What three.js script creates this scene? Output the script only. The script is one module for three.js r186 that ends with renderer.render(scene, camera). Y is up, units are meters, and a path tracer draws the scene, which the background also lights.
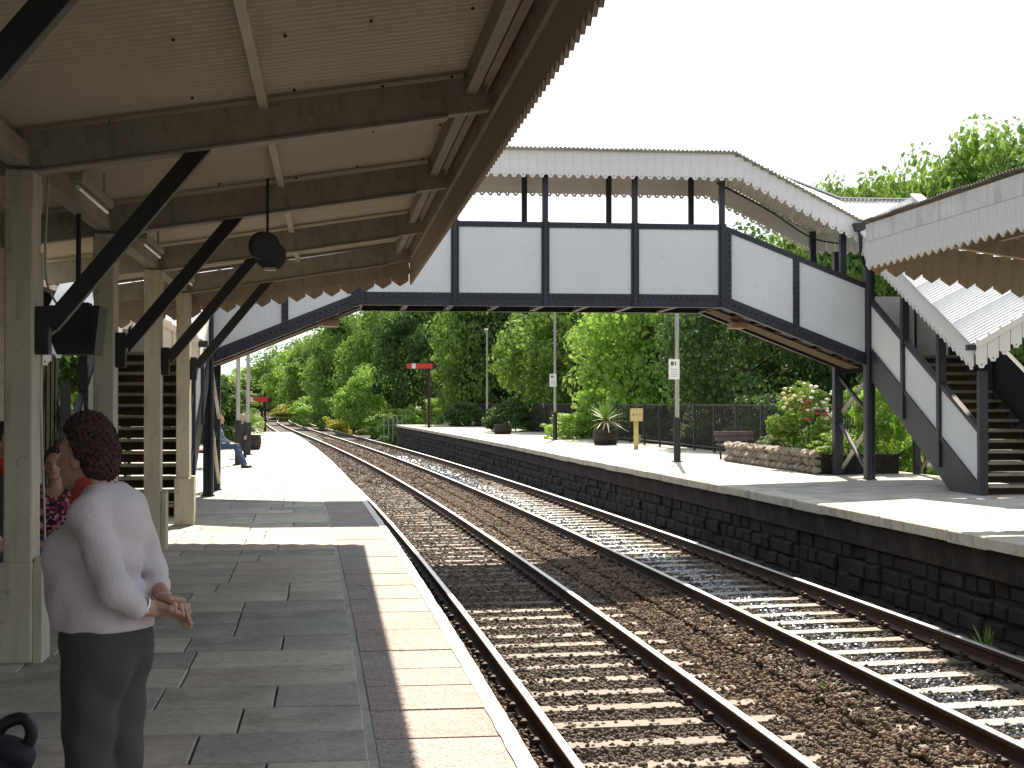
import * as THREE from 'three';
import { mergeGeometries } from 'three/addons/utils/BufferGeometryUtils.js';
import { RoundedBoxGeometry } from 'three/addons/geometries/RoundedBoxGeometry.js';

// ------------------------------------------------------------------ camera, sky, sun, exposure
const scene = new THREE.Scene();
const camera = new THREE.PerspectiveCamera(28.72, 1024 / 768, 0.1, 3000);
camera.position.set(0, 1.6, 0);
{ const yaw = 0.1208, p = 0.01248;
  camera.lookAt(Math.sin(yaw) * Math.cos(p), 1.6 + Math.sin(p), -Math.cos(yaw) * Math.cos(p)); }
const renderer = new THREE.WebGLRenderer({ antialias: true });
renderer.setSize(1024, 768);
renderer.toneMapping = THREE.LinearToneMapping;
renderer.toneMappingExposure = 2.9;
renderer.shadowMap.enabled = true;
const SUN = new THREE.Vector3(0.22, 1, -1.05).normalize();
{ // hazy bright summer sky, whiter toward the sun and the horizon
  const W = 256, H = 128, d = new Float32Array(W * H * 4);
  for (let j = 0; j < H; j++) for (let i = 0; i < W; i++) {
    const phi = ((i + 0.5) / W - 0.5) * 2 * Math.PI, el = ((j + 0.5) / H - 0.5) * Math.PI;
    const dir = new THREE.Vector3(Math.cos(el) * Math.cos(phi), Math.sin(el), Math.cos(el) * Math.sin(phi));
    const t = Math.pow(Math.max(0, Math.sin(el)), 0.55), g = Math.max(0, dir.dot(SUN));
    const glow = 0.45 * Math.pow(g, 3) + 1.2 * Math.pow(g, 24);
    const k = (j * W + i) * 4;
    const c = [1.13 - 0.44 * t, 1.17 - 0.34 * t, 1.22 - 0.16 * t];
    for (let q = 0; q < 3; q++) d[k + q] = el < -0.02 ? [0.1, 0.1, 0.09][q] : c[q] * 0.365 + 0.38 * glow * [1, 0.97, 0.9][q];
    d[k + 3] = 1;
  }
  const sky = new THREE.DataTexture(d, W, H, THREE.RGBAFormat, THREE.FloatType);
  sky.mapping = THREE.EquirectangularReflectionMapping; sky.magFilter = THREE.LinearFilter; sky.minFilter = THREE.LinearFilter; sky.needsUpdate = true;
  scene.background = sky; scene.environment = sky;
}
const sun = new THREE.DirectionalLight(0xfff0da, 5);
sun.position.copy(SUN).multiplyScalar(120).add(new THREE.Vector3(0, 0, -30)); sun.target.position.set(0, 0, -30);
sun.castShadow = true; sun.shadow.mapSize.set(4096, 4096);
Object.assign(sun.shadow.camera, { left: -60, right: 60, top: 60, bottom: -60, near: 1, far: 300 });
scene.add(sun, sun.target);

// ------------------------------------------------------------------ helpers
// plans are written with Z = metres ahead of the camera position; three's z is -Z
function rng(s) { let a = s >>> 0; return () => { a = (a + 0x6D2B79F5) | 0; let t = Math.imul(a ^ (a >>> 15), 1 | a); t = (t + Math.imul(t ^ (t >>> 7), 61 | t)) ^ t; return ((t ^ (t >>> 14)) >>> 0) / 4294967296; }; }
const R0 = rng(7);
const V = (x, y, Z) => new THREE.Vector3(x, y, -Z);
const cx = Z => -0.00117 * Z * Z / 2 + 1e-5 * Z * Z * Z / 6;           // the line curves gently to the left
const dcx = Z => -0.00117 * Z + 0.5e-5 * Z * Z;
const lerp = (a, b, t) => a + (b - a) * t;
const colX = (u, Z) => { const a = Math.atan((u - 512) / 1500) + 0.1208; return Math.tan(a) * Z; };   // sight lines, used to survey where distant things stand
const used = {};
function numbered(n) { if (!(n in used)) { used[n] = 0; return n; } used[n]++; return n + '_' + String(used[n]).padStart(3, '0'); }
function thing(name, label, category, base = V(0, 0, 0), group, kind) {
  const o = new THREE.Group(); o.name = numbered(name); o.position.copy(base); o._b = base.clone();
  if (kind) o.userData.kind = kind; else { o.userData.label = label; o.userData.category = category; if (group) o.userData.group = group; }
  scene.add(o); return o;
}
function mesh(name, geo, mat, parent, pos) {
  const g = Array.isArray(geo) ? mergeGeometries(geo.map(x => x.index ? x.toNonIndexed() : x)) : geo;
  const m = new THREE.Mesh(g, mat); m.castShadow = m.receiveShadow = true;
  if (parent) {
    m.name = name; const b = parent._b || V(0, 0, 0); m._b = b;
    if (pos) m.position.copy(pos).sub(b); else if (b.lengthSq() > 0) g.translate(-b.x, -b.y, -b.z);
    parent.add(m);
    if (pos) m._b = pos.clone();
  } else { m.name = numbered(name); if (pos) m.position.copy(pos); m._b = pos ? pos.clone() : V(0, 0, 0); scene.add(m); }
  return m;
}
function tag(o, label, category, group, kind) {
  if (label) o.userData.label = label; if (category) o.userData.category = category;
  if (group) o.userData.group = group; if (kind) o.userData.kind = kind; return o;
}
function metricUV(g, ox = 0, oy = 0) {
  if (g.index) g = g.toNonIndexed();
  if (!g.attributes.normal) g.computeVertexNormals();
  const p = g.attributes.position, uv = new Float32Array(p.count * 2);
  const a = new THREE.Vector3(), b = new THREE.Vector3(), c = new THREE.Vector3();
  for (let i = 0; i < p.count; i += 3) {
    a.fromBufferAttribute(p, i); b.fromBufferAttribute(p, i + 1).sub(a); c.fromBufferAttribute(p, i + 2).sub(a); b.cross(c);
    const nx = Math.abs(b.x), ny = Math.abs(b.y), nz = Math.abs(b.z);
    for (let k = 0; k < 3; k++) {
      const x = p.getX(i + k), y = p.getY(i + k), z = p.getZ(i + k);
      const [s, t] = ny >= nx && ny >= nz ? [x, z] : nx >= nz ? [z, y] : [x, y];
      uv[(i + k) * 2] = s + ox; uv[(i + k) * 2 + 1] = t + oy;
    }
  }
  g.setAttribute('uv', new THREE.BufferAttribute(uv, 2)); return g;
}
function box(x0, x1, y0, y1, Z0, Z1, bevel = 0) {
  const w = Math.abs(x1 - x0), h = Math.abs(y1 - y0), d = Math.abs(Z1 - Z0);
  const g = bevel ? new RoundedBoxGeometry(w, h, d, 1, bevel) : new THREE.BoxGeometry(w, h, d);
  g.translate((x0 + x1) / 2, (y0 + y1) / 2, -(Z0 + Z1) / 2); return metricUV(g);
}
function bar(a, b, w, h, bevel = 0) {                                    // a beam from a to b, w across, h deep
  const d = b.clone().sub(a), L = d.length(); d.normalize();
  const up0 = Math.abs(d.y) > 0.99 ? new THREE.Vector3(0, 0, 1) : new THREE.Vector3(0, 1, 0);
  const side = new THREE.Vector3().crossVectors(d, up0).normalize(), up = new THREE.Vector3().crossVectors(side, d);
  let g = metricUV(bevel ? new RoundedBoxGeometry(w, h, L, 1, bevel) : new THREE.BoxGeometry(w, h, L));
  const m = new THREE.Matrix4().makeBasis(side, up, d.clone().negate()); m.setPosition(a.clone().add(b).multiplyScalar(0.5));
  g.applyMatrix4(m); return g;
}
function rod(a, b, r0, r1 = r0, seg = 10) {
  const d = b.clone().sub(a), L = d.length(); const g = new THREE.CylinderGeometry(r1, r0, L, seg, 1);
  g.applyQuaternion(new THREE.Quaternion().setFromUnitVectors(new THREE.Vector3(0, 1, 0), d.normalize()));
  g.translate((a.x + b.x) / 2, (a.y + b.y) / 2, (a.z + b.z) / 2); return g.toNonIndexed();
}
function prism(pts, t, fn) {                                             // closed outline pts [[a,b]..], thickness t, placed by fn(a,b,c)->Vector3
  const n = pts.length, f = [], s = new THREE.Shape(pts.map(p => new THREE.Vector2(p[0], p[1])));
  const g = new THREE.ExtrudeGeometry(s, { depth: t, bevelEnabled: false }); const p = g.attributes.position;
  for (let i = 0; i < p.count; i++) { const v = fn(p.getX(i), p.getY(i), p.getZ(i)); p.setXYZ(i, v.x, v.y, v.z); }
  const q = g.index ? g.toNonIndexed() : g; q.deleteAttribute('uv'); q.computeVertexNormals(); return metricUV(q);
}
function quadGeo(list) {                                                 // list of [a,b,c,d] quads (Vector3)
  const pos = []; for (const [a, b, c, d] of list) for (const v of [a, b, c, a, c, d]) pos.push(v.x, v.y, v.z);
  const g = new THREE.BufferGeometry(); g.setAttribute('position', new THREE.Float32BufferAttribute(pos, 3)); g.computeVertexNormals(); return metricUV(g);
}
function sweep(profile, Zs, X0, Y0, jit = null, follow = cx) {           // profile [[x,y]..] closed, carried along the curving line
  const q = [], n = profile.length; const at = (p, Z, i) => V(X0(Z) + follow(Z) + p[0] + (jit ? jit(i, Z) : 0), Y0(Z) + p[1], Z);
  for (let k = 0; k + 1 < Zs.length; k++) for (let i = 0; i < n; i++) {
    const a = profile[i], b = profile[(i + 1) % n], i2 = (i + 1) % n;
    q.push([at(a, Zs[k], i), at(b, Zs[k], i2), at(b, Zs[k + 1], i2), at(a, Zs[k + 1], i)]);
  }
  const ends = [];
  for (const Z of [Zs[0], Zs[Zs.length - 1]]) for (let i = 1; i + 1 < n; i++) ends.push([at(profile[0], Z, 0), at(profile[i], Z, i), at(profile[i + 1], Z, i + 1), at(profile[i + 1], Z, i + 1)]);
  return quadGeo(q.concat(ends));
}
const range = (a, b, step) => { const o = []; for (let z = a; z < b - 1e-6; z += step) o.push(z); o.push(b); return o; };

// tileable noise textures
const hash = (x, y, s) => { let h = Math.imul(x | 0, 374761393) + Math.imul(y | 0, 668265263) + Math.imul(s | 0, 974634777); h = Math.imul(h ^ (h >>> 13), 1274126177); return ((h ^ (h >>> 16)) >>> 0) / 4294967296; };
function vn(x, y, P, s) { const xi = Math.floor(x), yi = Math.floor(y); let fx = x - xi, fy = y - yi; fx = fx * fx * (3 - 2 * fx); fy = fy * fy * (3 - 2 * fy); const m = a => ((a % P) + P) % P;
  return lerp(lerp(hash(m(xi), m(yi), s), hash(m(xi + 1), m(yi), s), fx), lerp(hash(m(xi), m(yi + 1), s), hash(m(xi + 1), m(yi + 1), s), fx), fy); }
function fbm(u, v, P, o, s) { let a = 0, w = 0.5, t = 0; for (let i = 0; i < o; i++) { a += w * vn(u * P, v * P, P, s + i); t += w; w *= 0.55; P *= 2; } return a / t; }
function tex(N, metres, fn, srgb = true) {
  const d = new Uint8Array(N * N * 4);
  for (let j = 0; j < N; j++) for (let i = 0; i < N; i++) { const c = fn(i / N, j / N); const k = (j * N + i) * 4; for (let q = 0; q < 3; q++) d[k + q] = Math.max(0, Math.min(255, (Array.isArray(c) ? c[q] : c) * 255)); d[k + 3] = 255; }
  const t = new THREE.DataTexture(d, N, N, THREE.RGBAFormat); t.wrapS = t.wrapT = THREE.RepeatWrapping; t.magFilter = THREE.LinearFilter; t.minFilter = THREE.LinearMipmapLinearFilter; t.generateMipmaps = true;
  if (srgb) t.colorSpace = THREE.SRGBColorSpace; t.repeat.set(1 / metres, 1 / metres); t.needsUpdate = true; return t;
}
const T = {};
T.stone = tex(512, 1.7, (u, v) => { const b = fbm(u, v, 4, 5, 1), f = fbm(u, v, 64, 3, 9), st = fbm(u, v, 6, 4, 40); const k = 0.76 + 0.26 * b + 0.2 * (f - 0.5) - 0.25 * Math.max(0, st - 0.58) * 2; return [k, k * 0.99, k * 0.96]; });
T.stoneB = tex(512, 1.7, (u, v) => 0.5 * fbm(u, v, 8, 4, 1) + 0.5 * fbm(u, v, 90, 2, 9), false);
T.granite = tex(512, 0.8, (u, v) => { const f = vn(u * 110, v * 110, 110, 3), g = vn(u * 60, v * 60, 60, 5), b = fbm(u, v, 4, 4, 8); const k = 0.84 + 0.2 * (b - 0.5); const s = f > 0.72 ? 0.15 : f < 0.25 ? -0.26 : 0; const p = g > 0.6 ? 0.06 : 0; return [k + s + p, k + s, k + s - p * 0.6]; });
T.paint = tex(512, 2.3, (u, v) => { const b = fbm(u, v, 3, 5, 11), st = fbm(u * 6 % 1, v, 6, 3, 13), sp = fbm(u, v, 40, 3, 17); let k = 0.93 + 0.09 * (b - 0.5) - 0.10 * Math.max(0, st - 0.6); if (sp > 0.83) k -= 0.1; return [k, k * 0.995, k * 0.975]; });
T.grime = tex(512, 1.9, (u, v) => { const b = fbm(u, v, 4, 5, 21), st = fbm(u, v, 14, 4, 23), c = fbm(u, v, 60, 2, 29); const k = 0.8 + 0.3 * b - 0.34 * Math.max(0, st - 0.56) * 1.6 + 0.14 * (c - 0.5); return [k, k * 0.97, k * 0.9]; });
T.streak = tex(512, 2.1, (u, v) => { const st = fbm(u, v * 0.125, 32, 4, 141), b = fbm(u, v, 4, 4, 143), c = fbm(u, v, 48, 3, 145); let k = 0.92 - 0.32 * Math.max(0, st - 0.5) + 0.12 * (b - 0.5) + 0.05 * (c - 0.5); if (c > 0.76) k -= 0.12; return [k, k * 0.985, k * 0.95]; });
T.wood = tex(512, 1.2, (u, v) => { const g = fbm(u, (v * 12) % 1, 12, 4, 31), w = vn(u * 3, v * 90, 90, 33), b = fbm(u, v, 4, 3, 35); const k = 0.8 + 0.26 * (g - 0.5) + 0.2 * (w - 0.5) + 0.25 * (b - 0.5); return [k, k * 0.95, k * 0.88]; });
T.rust = tex(256, 0.9, (u, v) => { const b = fbm(u, v, 6, 5, 41), f = fbm(u, v, 50, 2, 43); const k = 0.8 + 0.4 * (b - 0.5) + 0.25 * (f - 0.5); return [k, k * 0.86, k * 0.74]; });
T.masonry = tex(512, 1.6, (u, v) => { const b = fbm(u, v, 5, 5, 51), s = fbm(u, v, 16, 3, 53), f = fbm(u, v, 70, 2, 55); const r = Math.max(0, s - 0.52) * 1.2; const k = 0.5 + 0.6 * (b - 0.5) + 0.25 * (f - 0.5); return [k + r, k * 0.95 + r * 0.4, k * 0.86 + r * 0.2]; });
T.soil = tex(512, 2.6, (u, v) => { const b = fbm(u, v, 5, 5, 61), f = fbm(u, v, 80, 2, 63), g = fbm(u, v, 30, 3, 65); const k = 0.45 + 0.3 * (b - 0.5) + 0.55 * (f - 0.5) + 0.2 * (g - 0.5); return [k, k * 0.88, k * 0.72]; });
T.fine = tex(256, 0.35, (u, v) => 0.5 * vn(u * 64, v * 64, 64, 71) + 0.5 * fbm(u, v, 16, 3, 73), false);
T.knit = tex(256, 0.12, (u, v) => 0.5 + 0.28 * Math.sin(u * Math.PI * 2 * 24) * Math.cos(v * Math.PI * 2 * 20) + 0.3 * (vn(u * 64, v * 64, 64, 75) - 0.5), false);
T.print = tex(256, 0.4, (u, v) => { const a = vn(u * 22, v * 22, 22, 81), b = vn(u * 14, v * 14, 14, 83); return a > 0.64 ? [0.75, 0.55, 0.55] : b > 0.6 ? [0.5, 0.18, 0.25] : [0.2, 0.14, 0.2]; });
const lin = (r, g, b) => new THREE.Color().setRGB(r, g, b);
function mat(c, o = {}) { return new THREE.MeshStandardMaterial({ color: lin(...c), roughness: 0.8, metalness: 0, side: THREE.DoubleSide, ...o }); }
const M = {
  slab: [0, 1, 2, 3, 4].map(i => mat([[0.44, 0.425, 0.38], [0.37, 0.37, 0.34], [0.52, 0.495, 0.44], [0.33, 0.345, 0.31], [0.46, 0.415, 0.365]][i], { map: T.stone, bumpMap: T.stoneB, bumpScale: 0.0035, roughness: 0.82 })),
  coping: [0, 1, 2].map(i => mat([[0.37, 0.325, 0.305], [0.36, 0.335, 0.325], [0.38, 0.315, 0.285]][i], { map: T.granite, bumpMap: T.fine, bumpScale: 0.0022, roughness: 0.85 })),
  joint: mat([0.09, 0.085, 0.075], { map: T.soil }),
  mortar: mat([0.42, 0.415, 0.39], { map: T.stone }),
  line: mat([0.78, 0.77, 0.74], { map: T.paint, roughness: 0.7 }),
  farTop: mat([0.5, 0.475, 0.43], { map: T.stone, bumpMap: T.stoneB, bumpScale: 0.004, roughness: 0.9 }),
  farEdge: mat([0.55, 0.54, 0.51], { map: T.grime, bumpMap: T.stoneB, bumpScale: 0.004 }),
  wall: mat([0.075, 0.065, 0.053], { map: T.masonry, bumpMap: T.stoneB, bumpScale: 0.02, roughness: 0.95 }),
  ballastBed: mat([0.13, 0.1, 0.07], { map: T.soil, bumpMap: T.stoneB, bumpScale: 0.03, roughness: 0.95 }),
  ground: mat([0.075, 0.09, 0.04], { map: T.soil, bumpMap: T.stoneB, bumpScale: 0.03, roughness: 1 }),
  sleeper: [0, 1, 2].map(i => mat([[0.15, 0.122, 0.092], [0.125, 0.105, 0.085], [0.175, 0.138, 0.1]][i], { map: T.wood, bumpMap: T.wood, bumpScale: 0.004, roughness: 0.75 })),
  rail: mat([0.075, 0.047, 0.033], { map: T.rust, roughness: 0.85 }),
  railTop: mat([0.62, 0.6, 0.58], { metalness: 1, roughness: 0.3 }),
  chair: mat([0.055, 0.042, 0.034], { map: T.rust, roughness: 0.85 }),
  navy: mat([0.02, 0.025, 0.043], { roughness: 0.5, map: T.grime }),
  black: mat([0.012, 0.012, 0.014], { roughness: 0.55 }),
  panel: mat([0.83, 0.85, 0.865], { map: T.paint, roughness: 0.6 }),
  white: mat([0.82, 0.81, 0.8], { map: T.paint, roughness: 0.6 }),
  whiteWorn: mat([0.74, 0.745, 0.73], { map: T.streak, roughness: 0.7 }),
  cream: mat([0.55, 0.53, 0.455], { map: T.streak, roughness: 0.7, bumpMap: T.stoneB, bumpScale: 0.002 }),
  creamWall: mat([0.5, 0.49, 0.42], { map: T.grime, roughness: 0.75 }),
  stoneBrown: mat([0.34, 0.33, 0.3], { map: T.streak, roughness: 0.7 }),
  valance: mat([0.38, 0.32, 0.265], { map: T.streak, roughness: 0.75 }),
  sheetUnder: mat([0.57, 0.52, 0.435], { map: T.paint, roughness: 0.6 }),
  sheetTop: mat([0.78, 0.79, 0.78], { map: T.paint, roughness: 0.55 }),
  sheetGrey: mat([0.3, 0.3, 0.29], { map: T.grime, roughness: 0.7 }),
  strut: mat([0.016, 0.015, 0.017], { roughness: 0.55, map: T.grime }),
  deckWood: mat([0.13, 0.095, 0.06], { map: T.wood, roughness: 0.85 }),
  tread: mat([0.14, 0.128, 0.11], { map: T.wood, roughness: 0.8 }),
  nosing: mat([0.34, 0.32, 0.275], { map: T.grime, roughness: 0.75 }),
  galv: mat([0.42, 0.44, 0.45], { roughness: 0.5, metalness: 0.3, map: T.grime }),
  trunk: mat([0.09, 0.07, 0.05], { map: T.wood, bumpMap: T.wood, bumpScale: 0.02, roughness: 0.95 }),
  red: mat([0.55, 0.035, 0.02], { roughness: 0.5 }),
  yellow: mat([0.55, 0.46, 0.17], { roughness: 0.6, map: T.grime }),
  barrel: mat([0.06, 0.05, 0.045], { map: T.wood, roughness: 0.85 }),
  rubble: [0, 1, 2].map(i => mat([[0.34, 0.3, 0.245], [0.28, 0.245, 0.195], [0.42, 0.385, 0.325]][i], { map: T.stone, bumpMap: T.stoneB, bumpScale: 0.02, roughness: 0.95 })),
  bench: mat([0.2, 0.155, 0.17], { map: T.wood, roughness: 0.7 }),
};
console.log('materials done');

// ------------------------------------------------------------------ ground, platforms, track
tag(mesh('ground', (() => { const g = new THREE.PlaneGeometry(1600, 1600, 1, 1); g.rotateX(-Math.PI / 2); g.translate(0, -1.35, -300); return metricUV(g); })(), M.ground), null, null, null, 'structure');
tag(mesh('ballast_bed', sweep([[-6.6, -0.4], [-6.6, -0.06], [-4.0, 0.0], [-1.4, 0.02], [0.6, 0.04], [3.4, 0.0], [3.4, -0.4]].map(p => [p[0] + 4, p[1]]), range(-6, 270, 3), () => 0, () => -1.0), M.ballastBed), null, null, null, 'structure');

function slabGeo(w, h, d, c, ox, oy) {                                   // origin at the middle of its top face
  const r = (x, y, z) => [[-x, y, -z], [x, y, -z], [x, y, z], [-x, y, z]].map(a => new THREE.Vector3(...a));
  const t = r(w / 2 - c, 0, d / 2 - c), m = r(w / 2, -c, d / 2), b = r(w / 2, -h, d / 2), q = [[t[3], t[2], t[1], t[0]]];
  for (let i = 0; i < 4; i++) { const j = (i + 1) % 4; q.push([t[i], t[j], m[j], m[i]], [m[i], m[j], b[j], b[i]]); }
  return metricUV(quadGeo(q), ox, oy);
}
const nearPlatform = thing('platform', null, null, V(0, 0, 10), null, 'structure');
mesh('platform_core', sweep([[-9, -1.4], [-9, -0.022], [0.88, -0.022], [0.88, -1.4]], range(-6, 84, 2), () => 0, () => 0), M.joint, nearPlatform);
mesh('mortar_strip', sweep([[0.19, -0.02], [0.19, -0.0055], [0.246, -0.0055], [0.246, -0.02]], range(-6, 84, 1), () => 0, () => 0), M.mortar, nearPlatform);
{
  const r = rng(21), widths = [0.46, 0.62, 0.8, 1.0], cache = {}, depth = 0.612;
  const g = (w, d, v) => cache[[w, d, v]] || (cache[[w, d, v]] = slabGeo(w - 0.011, 0.05, d - 0.011, 0.006, v * 0.37 + 0.2, v * 0.71));
  const far = M.slab.map(() => []);
  for (let k = 0, Z = 3.1; Z < 83; Z += depth, k++) {
    const zc = Z + depth / 2; let x = 0.207 + cx(zc); let first = true; const xl = Z < 27 ? -4.6 : -6;
    while (x > xl) {
      let w = first ? widths[Math.floor(r() * 4)] * (r() < 0.4 ? 1 : 1) : widths[1 + Math.floor(r() * 3)]; first = false;
      const mi = Math.floor(r() * 5), dy = (r() - 0.5) * 0.005;
      if (Z < 27) { const m = mesh('paving_slab', g(w, depth, Math.floor(r() * 4)), M.slab[mi], nearPlatform, V(x - w / 2, dy, zc)); m.rotation.set((r() - 0.5) * 0.004, (r() - 0.5) * 0.006, (r() - 0.5) * 0.004); }
      else { const q = slabGeo(w - 0.011, 0.04, depth - 0.011, 0.006, r(), r()); q.translate(x - w / 2, dy, -zc); far[mi].push(q); }
      x -= w;
    }
  }
  far.forEach((l, i) => { if (l.length) tag(mesh('far_paving', l, M.slab[i], nearPlatform), null, null, null, 'stuff'); });
  const cg = {};
  for (let Z = 2.6; Z < 82;) {
    const d = [0.56, 0.66, 0.78, 0.9][Math.floor(r() * 4)], zc = Z + d / 2, v = Math.floor(r() * 3);
    const key = d + '_' + v, geo = cg[key] || (cg[key] = slabGeo(0.7, 0.16, d - 0.008, 0.01, v * 0.31, v * 0.53));
    const m = mesh('coping_stone', geo, M.coping[Math.floor(r() * 3)], nearPlatform, V(0.588 + cx(zc), (r() - 0.5) * 0.004, zc));
    m.rotation.y = -Math.atan(dcx(zc)); Z += d;
  }
  const nz = (i, Z) => (fbm(((Z * 0.13) % 1 + 1) % 1, 0.3, 64, 3, 5 + (i < 2 ? 0 : 9)) - 0.5) * 0.016;
  mesh('edge_line', sweep([[0.842, 0.0035], [0.842, 0.007], [0.93, 0.007], [0.93, 0.0035]], range(2.6, 82, 0.12), () => 0, () => 0, nz), M.line, nearPlatform);
}
const farX = Z => 6.9 + Math.max(0, Z - 38) * 0.02, FY = 0.2;
const farPlatform = thing('platform', null, null, V(9, FY, 20), null, 'structure');
mesh('platform_surface', sweep([[0.3, -0.3], [0.3, 0], [4.9, 0.02], [4.9, -0.3]], range(-4, 96, 2), farX, () => FY), M.farTop, farPlatform);
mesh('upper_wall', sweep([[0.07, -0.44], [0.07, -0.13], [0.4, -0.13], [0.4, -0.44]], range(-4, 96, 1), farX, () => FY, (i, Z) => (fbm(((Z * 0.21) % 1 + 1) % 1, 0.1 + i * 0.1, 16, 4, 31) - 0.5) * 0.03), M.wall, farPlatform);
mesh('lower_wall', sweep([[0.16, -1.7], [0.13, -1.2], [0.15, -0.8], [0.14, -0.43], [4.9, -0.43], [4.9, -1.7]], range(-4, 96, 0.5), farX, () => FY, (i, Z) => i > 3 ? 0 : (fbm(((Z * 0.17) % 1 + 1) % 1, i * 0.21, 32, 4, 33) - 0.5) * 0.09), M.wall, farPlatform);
{
  const r = rng(5);
  for (let Z = 8; Z < 95;) {
    const L = 0.8 + r() * 0.6, j = (r() - 0.5) * 0.02, dy = (r() - 0.5) * 0.008, h = 0.125 + r() * 0.012;
    const c = z => farX(z) + cx(z) + j, a = Z + 0.006, b = Z + L - 0.006, y = FY + 0.004 + dy;
    const P = (z, s, yy) => V(c(z) + s, yy, z);
    const q = [[P(a, 0.012, y), P(a, 0.4, y), P(b, 0.4, y), P(b, 0.012, y)], [P(a, 0, y - 0.014), P(a, 0.012, y), P(b, 0.012, y), P(b, 0, y - 0.014)], [P(a, 0, y - h), P(a, 0, y - 0.014), P(b, 0, y - 0.014), P(b, 0, y - h)],
      [P(a, 0.4, y - h), P(a, 0, y - h), P(b, 0, y - h), P(b, 0.4, y - h)], [P(a, 0, y - h), P(a, 0.4, y - h), P(a, 0.4, y), P(a, 0, y)], [P(b, 0, y - h), P(b, 0, y), P(b, 0.4, y), P(b, 0.4, y - h)]];
    mesh('coping_stone', quadGeo(q), M.farEdge, farPlatform); Z += L;
  }
}
{ // rough stones in the face below the coping
  const r = rng(64), geos = [0.34, 0.46, 0.6].flatMap(w => [0, 1].map(v => slabGeo(0.2, 0.16, w - 0.015, 0.035, v * 0.4 + w, v * 0.7)));
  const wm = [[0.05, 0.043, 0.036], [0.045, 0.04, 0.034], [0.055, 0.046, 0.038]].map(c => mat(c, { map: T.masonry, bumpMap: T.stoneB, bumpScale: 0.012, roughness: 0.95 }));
  const farStone = []; for (let row = 0; row < 4; row++) for (let Z = 12.5 + row * 0.13; Z < 94;) { const k = Math.floor(r() * 3), L = [0.34, 0.46, 0.6][k], zc = Z + L / 2;
    if (Z > 42) { const g = geos[k * 2].clone(); g.rotateZ(Math.PI / 2); g.rotateY(-Math.atan(dcx(zc))); g.translate(farX(zc) + cx(zc) + 0.08 + r() * 0.05, FY - 0.55 - row * 0.215, -zc); farStone.push(g); Z += L; continue; }
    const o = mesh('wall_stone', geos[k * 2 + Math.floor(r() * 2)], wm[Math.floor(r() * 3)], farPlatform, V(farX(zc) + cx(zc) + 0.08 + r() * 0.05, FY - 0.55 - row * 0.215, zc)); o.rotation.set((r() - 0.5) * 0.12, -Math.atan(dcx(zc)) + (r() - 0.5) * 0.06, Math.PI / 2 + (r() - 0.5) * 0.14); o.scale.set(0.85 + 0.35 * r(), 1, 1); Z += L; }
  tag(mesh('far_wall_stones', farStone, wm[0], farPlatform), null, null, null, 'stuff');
}
function track(label, xa, ya, yb, seed, oily) {
  const xm = xa + 0.7525, ym = (ya + yb) / 2, base = V(xm + cx(12), ym - 0.3, 12), t = thing('railway_track', label, 'railway track', base, 'two parallel railway tracks');
  const Zs = range(-6, 250, 2);
  for (const [x, y] of [[xa, ya], [xa + 1.505, yb]]) {
    const rail = mesh('rail', sweep([[-0.07, -0.16], [-0.07, -0.147], [-0.012, -0.125], [-0.01, -0.05], [-0.035, -0.038], [-0.036, -0.007], [0.036, -0.007], [0.035, -0.038], [0.01, -0.05], [0.012, -0.125], [0.07, -0.147], [0.07, -0.16]], Zs, () => x, () => y), M.rail, t);
    mesh('running_surface', sweep([[-0.034, -0.009], [-0.03, -0.001], [0, 0.0015], [0.03, -0.001], [0.034, -0.009]], Zs, () => x, () => y), M.railTop, rail);
  }
  const r = rng(seed), sg = [0, 1, 2, 3].map(i => slabGeo(2.56, 0.14, 0.245, 0.012, i * 0.29, i * 0.41));
  const chairG = mergeGeometries([box(-0.15, 0.15, -0.002, 0.02, -0.075, 0.075), box(-0.13, -0.06, 0.02, 0.06, -0.05, 0.05, 0.01), box(0.06, 0.13, 0.02, 0.07, -0.05, 0.05, 0.01), rod(V(-0.115, 0.05, 0), V(-0.115, 0.085, 0), 0.02, 0.016, 8), rod(V(0.115, 0.06, 0), V(0.115, 0.09, 0), 0.02, 0.016, 8)].map(g => { g = g.index ? g.toNonIndexed() : g; return g; }));
  const filmG = slabGeo(0.7, 0.004, 0.23, 0.001, 0, 0), farS = [];
  const tilt = Math.atan2(yb - ya, 1.505);
  for (let Z = 5.2; Z < 110; Z += 0.655) {
    const yaw = -Math.atan(dcx(Z)) + (r() - 0.5) * 0.02, mi = Math.floor(r() * 3);
    if (Z > 62) { const g = sg[mi].clone(); g.rotateY(yaw); g.translate(xm + cx(Z), ym - 0.176, -Z); farS.push(g); continue; }
    const s = mesh('sleeper', sg[Math.floor(r() * 4)], M.sleeper[mi], t, V(xm + cx(Z), ym - 0.174 + (r() - 0.5) * 0.012, Z));
    s.rotation.set(0, yaw, tilt);
    if (Z < 40) for (const d of [-0.7525, 0.7525]) { const c = new THREE.Mesh(chairG, M.chair); c.name = 'rail_chair'; c.position.set(d, 0, 0); c.castShadow = c.receiveShadow = true; s.add(c); }
    if (oily && Z < 40 && Z > 9) { const f = new THREE.Mesh(filmG, M.oil); f.name = 'oil_film'; f.position.set(-0.05 + (r() - 0.5) * 0.12, 0.005, 0); f.castShadow = f.receiveShadow = true; s.add(f); }
  }
  tag(mesh('far_sleepers', farS, M.sleeper[1], t), null, null, null, 'stuff');
  return t;
}
M.oil = new THREE.MeshPhysicalMaterial({ color: lin(0.2, 0.19, 0.18), roughness: 0.35, bumpMap: T.fine, bumpScale: 0.008, clearcoat: 1, clearcoatRoughness: 0.2 });
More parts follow.
